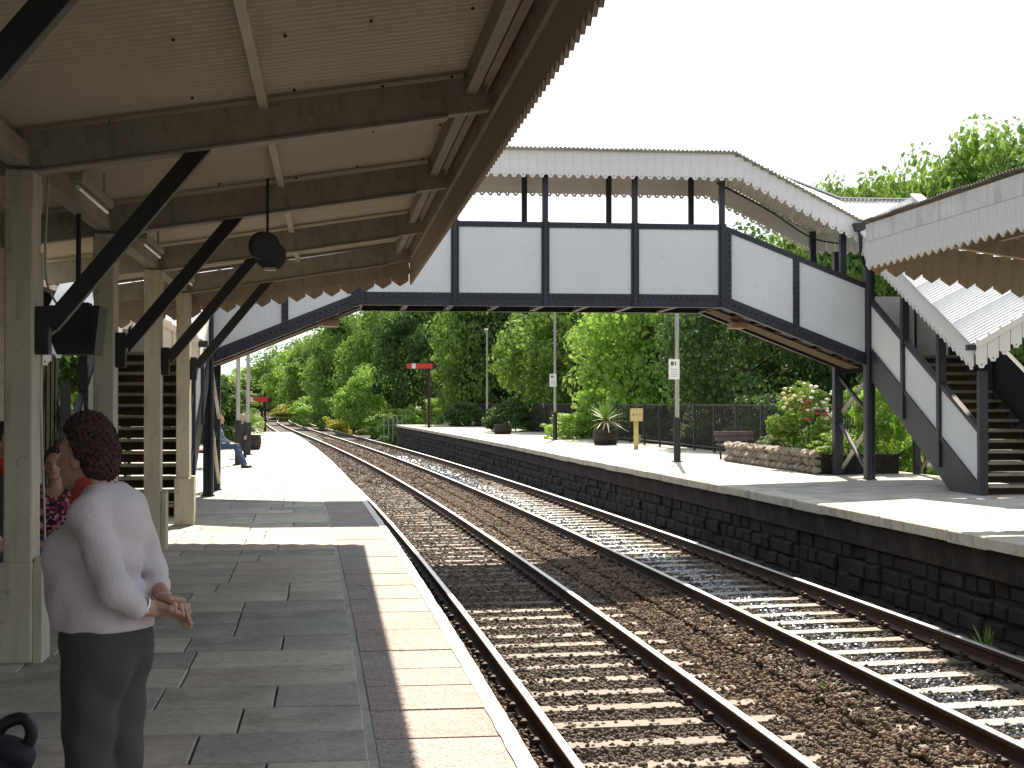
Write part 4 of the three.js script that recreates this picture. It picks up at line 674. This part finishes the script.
{ // rubble stone flower bed
  const w = thing('stone_flower_bed', 'low rubble stone wall holding a flower bed beside the bridge legs', 'stone wall', V(9.4, FY, 31)), r = rng(55);
  const geos = [0, 1, 2, 3].map(i => { const g = new THREE.DodecahedronGeometry(0.5, 0), p = g.attributes.position; for (let k = 0; k < p.count; k++) { const f = 0.85 + 0.3 * hash(Math.round(p.getX(k) * 50), Math.round(p.getY(k) * 50 + p.getZ(k) * 90), i); p.setXYZ(k, p.getX(k) * f, p.getY(k) * f, p.getZ(k) * f); } g.computeVertexNormals(); return metricUV(g); });
  for (let row = 0; row < 3; row++) for (let Z = 28.1; Z < 34.6;) { const L = 0.22 + r() * 0.26; const s = mesh('stone', geos[Math.floor(r() * 4)], M.rubble[Math.floor(r() * 3)], w, V(9.42 + (r() - 0.5) * 0.05, FY + 0.08 + row * 0.155, Z + L / 2)); s.scale.set(0.3, 0.19, L * 1.15); s.rotation.set((r() - 0.5) * 0.3, (r() - 0.5) * 0.3, (r() - 0.5) * 0.3); Z += L; }
  mesh('soil', box(9.45, 11.0, FY - 0.02, FY + 0.4, 28.1, 34.5), M.joint, w);
}
console.log('furniture done');

// ------------------------------------------------------------------ people
function nets(sdf, lo, hi, h) {                                          // smooth surface of a distance field
  const n = [0, 1, 2].map(i => Math.ceil((hi[i] - lo[i]) / h) + 1), [nx, ny, nz] = n, F = new Float32Array(nx * ny * nz), id = (i, j, k) => (k * ny + j) * nx + i;
  for (let k = 0; k < nz; k++) for (let j = 0; j < ny; j++) for (let i = 0; i < nx; i++) F[id(i, j, k)] = sdf(lo[0] + i * h, lo[1] + j * h, lo[2] + k * h);
  const vi = new Int32Array(nx * ny * nz).fill(-1), pos = [], idx = [];
  for (let k = 0; k < nz - 1; k++) for (let j = 0; j < ny - 1; j++) for (let i = 0; i < nx - 1; i++) {
    let c = 0, sx = 0, sy = 0, sz = 0; const f = (a, b, d) => F[id(i + a, j + b, k + d)];
    for (let a = 0; a < 2; a++) for (let b = 0; b < 2; b++) {
      let u = f(0, a, b), v = f(1, a, b); if (u < 0 !== v < 0) { const t = u / (u - v); sx += t; sy += a; sz += b; c++; }
      u = f(a, 0, b); v = f(a, 1, b); if (u < 0 !== v < 0) { const t = u / (u - v); sx += a; sy += t; sz += b; c++; }
      u = f(a, b, 0); v = f(a, b, 1); if (u < 0 !== v < 0) { const t = u / (u - v); sx += a; sy += b; sz += t; c++; }
    }
    if (c) { vi[id(i, j, k)] = pos.length / 3; pos.push(lo[0] + (i + sx / c) * h, lo[1] + (j + sy / c) * h, lo[2] + (k + sz / c) * h); }
  }
  const quad = (a, b, c, d, s) => { if (Math.min(a, b, c, d) < 0) return; s ? idx.push(a, b, c, a, c, d) : idx.push(a, c, b, a, d, c); };
  for (let k = 1; k < nz - 1; k++) for (let j = 1; j < ny - 1; j++) for (let i = 1; i < nx - 1; i++) {
    const o = F[id(i, j, k)] < 0;
    if (o !== F[id(i + 1, j, k)] < 0) quad(vi[id(i, j - 1, k - 1)], vi[id(i, j, k - 1)], vi[id(i, j, k)], vi[id(i, j - 1, k)], o);
    if (o !== F[id(i, j + 1, k)] < 0) quad(vi[id(i - 1, j, k - 1)], vi[id(i - 1, j, k)], vi[id(i, j, k)], vi[id(i, j, k - 1)], o);
    if (o !== F[id(i, j, k + 1)] < 0) quad(vi[id(i - 1, j - 1, k)], vi[id(i, j - 1, k)], vi[id(i, j, k)], vi[id(i - 1, j, k)], o);
  }
  const g = new THREE.BufferGeometry(); g.setAttribute('position', new THREE.Float32BufferAttribute(pos, 3)); g.setIndex(idx);
  const nr = [], e = h * 0.4; for (let i = 0; i < pos.length; i += 3) { const [x, y, z] = [pos[i], pos[i + 1], pos[i + 2]]; const v = new THREE.Vector3(sdf(x + e, y, z) - sdf(x - e, y, z), sdf(x, y + e, z) - sdf(x, y - e, z), sdf(x, y, z + e) - sdf(x, y, z - e)).normalize(); nr.push(v.x, v.y, v.z); }
  g.setAttribute('normal', new THREE.Float32BufferAttribute(nr, 3)); return metricUV(g);
}
function field(prims, k = 0.03, mod) {                                   // 'c': tapered capsule, 'e': ellipsoid
  return (x, y, z) => {
    let d = 1e3;
    for (const p of prims) {
      let v;
      if (p[0] === 'c') { const [, ax, ay, az, bx, by, bz, r0, r1] = p, dx = bx - ax, dy = by - ay, dz = bz - az; let t = ((x - ax) * dx + (y - ay) * dy + (z - az) * dz) / (dx * dx + dy * dy + dz * dz + 1e-9); t = t < 0 ? 0 : t > 1 ? 1 : t; v = Math.hypot(x - ax - dx * t, y - ay - dy * t, z - az - dz * t) - (r0 + (r1 - r0) * t); }
      else { const [, a, b, c, rx, ry, rz] = p, X = x - a, Y = y - b, Z = z - c, k0 = Math.hypot(X / rx, Y / ry, Z / rz), k1 = Math.hypot(X / rx / rx, Y / ry / ry, Z / rz / rz); v = k1 < 1e-6 ? -rx : k0 * (k0 - 1) / k1; }
      const hh = Math.max(k - Math.abs(d - v), 0) / k; d = Math.min(d, v) - hh * hh * k * 0.25;
    }
    return mod ? mod(d, x, y, z) : d;
  };
}
function bounds(prims, pad = 0.03) { const lo = [9, 9, 9], hi = [-9, -9, -9]; for (const p of prims) { const pts = p[0] === 'c' ? [[p[1], p[2], p[3], p[7], p[7], p[7]], [p[4], p[5], p[6], p[8], p[8], p[8]]] : [[p[1], p[2], p[3], p[4], p[5], p[6]]]; for (const q of pts) for (let i = 0; i < 3; i++) { lo[i] = Math.min(lo[i], q[i] - q[i + 3] - pad); hi[i] = Math.max(hi[i], q[i] + q[i + 3] + pad); } } return [lo, hi]; }
const solid = (prims, cell, k, mod) => nets(field(prims, k, mod), ...bounds(prims), cell);
const sk = (c = [0.42, 0.24, 0.17]) => mat(c, { roughness: 0.55 });
const mirror = l => l.concat(l.map(p => { const q = p.slice(); q[3] = -q[3]; if (q[0] === 'c') q[6] = -q[6]; return q; }));
function headPrims(x, y, s = 1) { return [['e', x, y, 0, 0.093 * s, 0.118 * s, 0.076 * s], ['e', x + 0.03 * s, y - 0.055 * s, 0, 0.062 * s, 0.066 * s, 0.056 * s], ['c', x + 0.085 * s, y + 0.012 * s, 0, x + 0.108 * s, y - 0.028 * s, 0, 0.009 * s, 0.015 * s], ['e', x + 0.07 * s, y - 0.1 * s, 0, 0.026 * s, 0.022 * s, 0.028 * s], ['e', x + 0.086 * s, y - 0.062 * s, 0, 0.014 * s, 0.011 * s, 0.026 * s], ['e', x - 0.005 * s, y - 0.012 * s, 0.078 * s, 0.02 * s, 0.033 * s, 0.01 * s], ['e', x - 0.005 * s, y - 0.012 * s, -0.078 * s, 0.02 * s, 0.033 * s, 0.01 * s], ['e', x + 0.075 * s, y + 0.03 * s, 0, 0.018 * s, 0.014 * s, 0.05 * s]]; }
function hand(px, py, pz, dir, up, s, flip) {                            // palm at p; dir = finger direction, up = back of the hand
  const d = new THREE.Vector3(...dir).normalize(), u = new THREE.Vector3(...up); u.addScaledVector(d, -u.dot(d)).normalize(); const w = new THREE.Vector3().crossVectors(d, u).multiplyScalar(flip), o = new THREE.Vector3(px, py, pz), P = (a, b, c) => { const v = o.clone().addScaledVector(d, a * s).addScaledVector(u, b * s).addScaledVector(w, c * s); return [v.x, v.y, v.z]; };
  const out = []; for (let i = 0; i < 4; i++) { const c = -0.03 + i * 0.02; out.push(['c', ...P(-0.03, 0, c * 0.7), ...P(0.035, 0.002, c), 0.0135, 0.0115]); const L = [0.034, 0.042, 0.039, 0.03][i], fan = c * 1.1; out.push(['c', ...P(0.035, 0.002, c), ...P(0.035 + L, -0.008, fan + c * 0.0), 0.0095, 0.0088], ['c', ...P(0.035 + L, -0.008, fan), ...P(0.035 + L * 1.55, -0.008 - L * 0.62, fan), 0.0088, 0.0075]); }
  out.push(['c', ...P(-0.03, -0.004, 0.028), ...P(0.005, -0.012, 0.052), 0.013, 0.0105], ['c', ...P(0.005, -0.012, 0.052), ...P(0.036, -0.022, 0.058), 0.0105, 0.0085]); return out;
}
function addParts(t, list) { for (const [name, geo, m, parent] of list) { const o = new THREE.Mesh(geo, m); o.name = name; o.castShadow = o.receiveShadow = true; (parent || t).add(o); } }
{ // woman with her hands clasped behind her back
  const t = thing('person', 'woman in pale cardigan and dark trousers with hands clasped behind her back', 'person', V(-0.71, 0, 4.9)); t.rotation.y = Math.PI * 163 / 180; t.scale.x = 0.89;
  const torso = [['e', 0.0, 1.15, 0, 0.128, 0.2, 0.17], ['e', 0.095, 1.12, 0.07, 0.095, 0.095, 0.085], ['e', 0.095, 1.12, -0.07, 0.095, 0.095, 0.085], ['e', 0.055, 1.0, 0, 0.152, 0.16, 0.168], ['e', -0.035, 1.22, 0, 0.1, 0.11, 0.165], ['e', 0.0, 0.92, 0, 0.17, 0.15, 0.178], ['c', -0.01, 1.29, -0.085, -0.01, 1.29, 0.085, 0.055, 0.055]];
  const armL = [['c', -0.015, 1.255, -0.15, -0.125, 1.03, -0.17, 0.063, 0.053], ['c', -0.125, 1.03, -0.17, -0.175, 0.975, -0.125, 0.051, 0.044]], armR = [['c', -0.015, 1.255, 0.15, -0.085, 1.05, 0.18, 0.066, 0.058], ['c', -0.085, 1.05, 0.18, -0.145, 1.0, 0.11, 0.054, 0.042]];
  const legs = [['c', 0.0, 0.84, 0.07, -0.03, 0.46, 0.062, 0.118, 0.078], ['c', -0.03, 0.46, 0.062, -0.05, 0.07, 0.066, 0.076, 0.07], ['c', 0.0, 0.84, -0.07, 0.028, 0.46, -0.062, 0.118, 0.078], ['c', 0.028, 0.46, -0.062, 0.01, 0.07, -0.066, 0.076, 0.07]], hips = [['e', -0.008, 0.86, 0, 0.156, 0.15, 0.164], ['e', -0.05, 0.8, 0.065, 0.092, 0.13, 0.09], ['e', -0.05, 0.8, -0.065, 0.092, 0.13, 0.09]];
  const thin = (l, k) => l.map(p => p[0] === 'c' ? [...p.slice(0, 7), p[7] - k, p[8] - k] : [...p.slice(0, 4), p[4] - k, p[5] - k, p[6] - k]);
  const wristL = ['c', -0.17, 0.978, -0.132, -0.215, 0.955, -0.05, 0.032, 0.024], wristR = ['c', -0.138, 1.003, 0.118, -0.21, 0.982, 0.035, 0.031, 0.024];
  const neck = ['c', 0.005, 1.27, 0, 0.06, 1.4, 0, 0.062, 0.052], H = headPrims(0.08, 1.432, 0.88);
  const hL = hand(-0.238, 0.95, -0.022, [-0.75, -0.25, 0.6], [-0.3, 0.5, 0.6], 1, 1), hR = hand(-0.235, 0.98, 0.012, [-0.8, -0.1, -0.35], [-0.2, 0.9, 0.1], 1, -1);
  const bodyG = mergeGeometries([solid(thin(torso.concat(legs, hips), 0.035).concat(thin(armL.concat(armR), 0.02), [neck]), 0.014, 0.03), solid(H.concat([neck]), 0.005, 0.018), solid([wristL, ...hL], 0.0038, 0.008), solid([wristR, ...hR], 0.0038, 0.008)]);
  const body = new THREE.Mesh(bodyG, sk()); body.name = 'body'; body.castShadow = body.receiveShadow = true; t.add(body);
  const ridge = t => { const q = 1 - Math.abs(Math.sin(t)); return q * q * q; };
  const fold = (a, s) => (d, x, y, z) => d + a * (0.5 * Math.sin(y * 31 * s + x * 17 + 1.6 * Math.sin(z * 13 + x * 6)) + 0.45 * Math.sin(y * 52 * s - x * 31 + z * 19 + 1.4 * Math.sin(y * 11)) + 0.4 * Math.sin((x + z) * 44 + y * 19));
  const cardF = fold(0.0055, 0.8);
  const cardG = solid(torso.concat(armL, armR), 0.0085, 0.028, (d, x, y, z) => { let v = cardF(d, x, y, z); v = Math.max(v, 0.885 + 0.05 * (x < 0 ? -x * 0.3 : x) - y); const nd = Math.hypot(x - 0.055, (y - 1.335) * 1.1, z) - 0.085; return Math.max(v, -nd); });
  addParts(t, [['cardigan', cardG, new THREE.MeshPhysicalMaterial({ color: lin(0.55, 0.49, 0.51), roughness: 0.9, bumpMap: T.fine, bumpScale: 0.0025, sheen: 0.3, side: THREE.DoubleSide }), body],
    ['collar', solid([['e', 0.04, 1.285, 0, 0.085, 0.055, 0.09], ['c', 0.015, 1.28, 0, 0.05, 1.345, 0, 0.066, 0.06]], 0.007, 0.02), mat([0.4, 0.05, 0.045]), body],
    ['trousers', solid(hips.concat(legs), 0.0085, 0.02, fold(0.006, 0.55)), mat([0.06, 0.052, 0.05], { roughness: 0.95, bumpMap: T.knit, bumpScale: 0.0012 }), body],
    ['shoe', solid([['c', -0.06, 0.045, 0.062, 0.1, 0.035, 0.072, 0.045, 0.04]], 0.01, 0.02), M.black, body], ['shoe', solid([['c', -0.06, 0.045, -0.062, 0.1, 0.035, -0.072, 0.045, 0.04]], 0.01, 0.02), M.black, body],
    ['hair', solid([['e', 0.055, 1.474, 0, 0.085, 0.1, 0.088], ['e', 0.025, 1.435, 0, 0.074, 0.09, 0.082], ['e', 0.09, 1.515, 0, 0.055, 0.05, 0.07], ['e', 0.02, 1.39, 0, 0.058, 0.05, 0.064]], 0.0045, 0.02, (d, x, y, z) => { const w = 0.0045 * Math.sin(x * 240 + 2 * Math.sin(z * 90)) * Math.sin(y * 205 + 2 * Math.sin(x * 80)) + 0.005 * Math.sin(z * 230 + x * 60) * Math.sin(y * 140 - z * 70) + 0.0035 * Math.sin(x * 520 + y * 300) * Math.sin(z * 490 + y * 130); const face = Math.max(0.098 - x + (y - 1.47) * 0.55, y - 1.5); return Math.max(d - w, -face > 0 ? -face : -1); }), mat([0.05, 0.026, 0.019], { roughness: 1, bumpMap: T.fine, bumpScale: 0.012 }), body],
    ['wrist_watch', (() => { const g = new THREE.TorusGeometry(0.031, 0.006, 8, 20); g.lookAt(new THREE.Vector3(-0.055, -0.048, 0.09)); g.translate(-0.192, 0.967, -0.092); return g.toNonIndexed(); })(), mat([0.7, 0.7, 0.68], { metalness: 1, roughness: 0.25 }), body],
    ['eye', (() => { const g = new THREE.SphereGeometry(0.011, 10, 8); g.translate(0.147, 1.438, -0.029); return g.toNonIndexed(); })(), mat([0.5, 0.48, 0.45], { roughness: 0.2 }), body], ['eye', (() => { const g = new THREE.SphereGeometry(0.011, 10, 8); g.translate(0.147, 1.438, 0.029); return g.toNonIndexed(); })(), mat([0.5, 0.48, 0.45], { roughness: 0.2 }), body]]);
}
function figure(o) {
  const t = thing('person', o.label, 'person', V(o.x, 0, o.Z), o.group); t.rotation.y = o.turn; const cell = o.cell || 0.014, S = o.scale || 1, dy = o.seat ? 0 : 0;
  let J; if (o.seat) J = { torso: [['e', -0.01, 0.56, 0, 0.14, 0.13, 0.17], ['e', -0.02, 0.8, 0, 0.125, 0.2, 0.17], ['c', -0.01, 0.97, -0.12, -0.01, 0.97, 0.12, 0.055, 0.055]], arms: mirror([['c', -0.01, 0.96, 0.17, 0.05, 0.72, 0.21, 0.055, 0.045], ['c', 0.05, 0.72, 0.21, 0.27, 0.62, 0.1, 0.042, 0.03]]), legs: mirror([['c', 0, 0.53, 0.09, 0.42, 0.53, 0.1, 0.09, 0.068], ['c', 0.42, 0.53, 0.1, 0.42 + (o.reach || 0), 0.08, 0.1, 0.062, 0.045]]), feet: mirror([['c', 0.38 + (o.reach || 0), 0.045, 0.1, 0.54 + (o.reach || 0), 0.035, 0.11, 0.043, 0.036]]), head: [0.02, 1.19], hands: [[0.3, 0.6, 0.08], [1, -0.1, -0.4]] };
  else J = { torso: [['e', 0, 1.12, 0, 0.12, 0.24, 0.17], ['e', 0, 0.92, 0, 0.13, 0.13, 0.16], ['c', 0, 1.3, -0.12, 0, 1.3, 0.12, 0.055, 0.055]], arms: mirror([['c', 0, 1.3, 0.17, 0.01, 1.04, 0.23, 0.052, 0.043], ['c', 0.01, 1.04, 0.23, 0.1, 0.83, 0.22, 0.04, 0.029]]), legs: mirror([['c', 0, 0.86, 0.085, 0.02, 0.46, 0.09, 0.1, 0.068], ['c', 0.02, 0.46, 0.09, -0.01, 0.07, 0.09, 0.064, 0.05]]), feet: mirror([['c', -0.05, 0.045, 0.09, 0.12, 0.035, 0.1, 0.043, 0.036]]), head: [0.03, 1.5], hands: [[0.12, 0.78, 0.22], [0.3, -1, 0]] };
  const [hx, hy] = J.head, H = headPrims(hx, hy, 0.98), neck = ['c', hx - 0.04, hy - 0.24, 0, hx - 0.015, hy - 0.06, 0, 0.055, 0.048], [hp, hd] = J.hands;
  const hs = [hand(hp[0], hp[1], hp[2], hd, [0, 1, 0.2], 0.95, -1), hand(hp[0], hp[1], -hp[2], [hd[0], hd[1], -hd[2]], [0, 1, -0.2], 0.95, 1)];
  const shr = (l, k) => l.map(p => p[0] === 'c' ? [...p.slice(0, 7), p[7] - k, p[8] - k] : [...p.slice(0, 4), p[4] - k, p[5] - k, p[6] - k]);
  const bodyG = mergeGeometries([solid(shr(J.torso.concat(J.arms, J.legs), 0.014).concat([neck]), cell, 0.03), solid(H.concat([neck]), 0.007, 0.018), solid(hs[0], 0.005, 0.008), solid(hs[1], 0.005, 0.008)]);
  const body = new THREE.Mesh(bodyG, sk(o.skin)); body.name = 'body'; body.castShadow = body.receiveShadow = true; t.add(body);
  const wr = (d, x, y, z) => d - 0.004 * Math.sin(y * 47 + x * 31 + z * 23) - 0.003 * Math.sin(x * 83 - y * 29);
  addParts(t, [['top', solid(J.torso.concat(o.sleeve ? J.arms.filter((p, i) => o.sleeve > 1 || i % 2 === 0) : []), 0.011, 0.03, (d, x, y, z) => Math.max(wr(d, x, y, z), (o.seat ? 0.5 : 0.86) - y, -(Math.hypot(x - hx, y - (hy - 0.2), z) - 0.075))), o.top, body],
    ['trousers', solid(J.legs.concat([J.torso[o.seat ? 0 : 1]]), 0.012, 0.04, (d, x, y, z) => Math.max(wr(d, x, y, z), y - (o.seat ? 0.62 : 0.96))), o.bottom, body],
    ['shoe', solid([J.feet[0]], 0.012, 0.02), M.black, body], ['shoe', solid([J.feet[1]], 0.012, 0.02), M.black, body],
    ['hair', solid([['e', hx - 0.022, hy + 0.03, 0, 0.103, 0.112, 0.09], ['e', hx - 0.05, hy - 0.02, 0, 0.075, 0.11, 0.086]].concat(o.long ? [['c', hx - 0.07, hy - 0.02, 0, hx - 0.09, hy - 0.2, 0, 0.075, 0.06]] : []), 0.007, 0.02, (d, x, y, z) => Math.max(d - 0.004 * Math.sin(x * 150) * Math.sin(y * 170 + z * 130), x - hx - 0.03 - Math.max(0, y - hy - 0.05) * 0.8)), mat(o.hair, { roughness: 0.7 }), body]]);
  if (o.scarf) addParts(t, [['scarf', solid([['e', hx - 0.02, hy - 0.17, 0, 0.105, 0.045, 0.11], ['e', hx + 0.03, hy - 0.23, 0, 0.1, 0.06, 0.1]], 0.01, 0.03, wr), cloth([0.5, 0.03, 0.03]), body]]);
  for (const q of [-1, 1]) { const g = new THREE.SphereGeometry(0.011, 8, 6); g.translate(hx + 0.078, hy + 0.008, q * 0.032); addParts(t, [['eye', g.toNonIndexed(), mat([0.03, 0.02, 0.018], { roughness: 0.3 }), body]]); }
  { const g = new THREE.SphereGeometry(1, 10, 6); g.scale(0.008, 0.008, 0.022); g.translate(hx + 0.094, hy - 0.064, 0); addParts(t, [['mouth', g.toNonIndexed(), mat([0.3, 0.1, 0.09]), body]]); }
  t.scale.setScalar(S); return t;
}
const cloth = (c, o = {}) => mat(c, { roughness: 0.95, bumpMap: T.knit, bumpScale: 0.001, ...o });
figure({ label: 'dark-haired person in dark clothes and red scarf beyond the first cream post', x: -2.17, Z: 10.3, turn: -0.4, scarf: true, top: cloth([0.03, 0.032, 0.04]), bottom: cloth([0.03, 0.03, 0.035]), hair: [0.015, 0.013, 0.013], sleeve: 1, scale: 0.9 });
bench(-2.12, 11.35, 0, Math.PI * 0, 'wooden bench under the canopy behind the first cream post', M.deckWood, 1.1);
figure({ label: 'seated person in a patterned dark red top and blue skirt behind the woman', x: -2.04, Z: 11.58, turn: -Math.PI / 2, seat: true, top: cloth([1, 1, 1], { map: T.print }), bottom: cloth([0.05, 0.1, 0.3]), hair: [0.04, 0.022, 0.015], sleeve: 2, long: true, scale: 0.96 });
figure({ label: 'seated person in a white top and pale pink trousers beside the first cream post', x: -2.32, Z: 11.6, turn: -Math.PI / 2, seat: true, top: cloth([0.55, 0.6, 0.6]), bottom: cloth([0.45, 0.36, 0.38]), hair: [0.12, 0.1, 0.08], sleeve: 1, scale: 0.98 });
bench(-2.95, 37.4, 0, Math.PI / 2, 'wooden bench at the back of the near platform beyond the stairs', M.deckWood, 1.6);
figure({ label: 'person in blue seated on the far bench with legs stretched out', x: -2.7, Z: 37.4, turn: -0.15, seat: true, reach: 0.22, top: cloth([0.1, 0.13, 0.18]), bottom: cloth([0.04, 0.065, 0.13]), hair: [0.05, 0.04, 0.03], sleeve: 2, cell: 0.018 });
figure({ label: 'person in dark clothes standing by the spiky planter on the near platform', x: colX(243, 44), Z: 44, turn: -2.2, top: cloth([0.03, 0.035, 0.04]), bottom: cloth([0.02, 0.02, 0.025]), hair: [0.3, 0.28, 0.26], sleeve: 2, cell: 0.018, scale: 0.78 });
{ // bag on the paving
  const X = -1.175, Z = 5.35, t = thing('holdall_bag', 'black soft bag with a raised handle standing on the paving', 'bag', V(X, 0, Z));
  const g = solid([['e', 0, 0.2, 0, 0.19, 0.23, 0.14], ['c', -0.12, 0.06, 0, 0.12, 0.06, 0, 0.11, 0.11], ['e', 0.06, 0.4, 0, 0.11, 0.05, 0.09]], 0.012, 0.06, (d, x, y, z) => Math.max(d - 0.006 * Math.sin(x * 40 + y * 55) , 0.004 - y)); g.translate(X, 0, -Z); mesh('bag_body', g, mat([0.014, 0.014, 0.02], { roughness: 0.8 }), t);
  mesh('handle', new THREE.TubeGeometry(new THREE.CatmullRomCurve3([V(X + 0.02, 0.4, Z), V(X + 0.06, 0.49, Z), V(X + 0.13, 0.51, Z), V(X + 0.155, 0.46, Z), V(X + 0.12, 0.38, Z)]), 20, 0.022, 8).toNonIndexed(), M.black, t);
  mesh('pocket', box(X - 0.1, X + 0.12, 0.05, 0.24, Z - 0.175, Z - 0.12, 0.02), mat([0.012, 0.012, 0.02], { roughness: 0.7 }), t);
}
console.log('people done');
renderer.render(scene, camera);
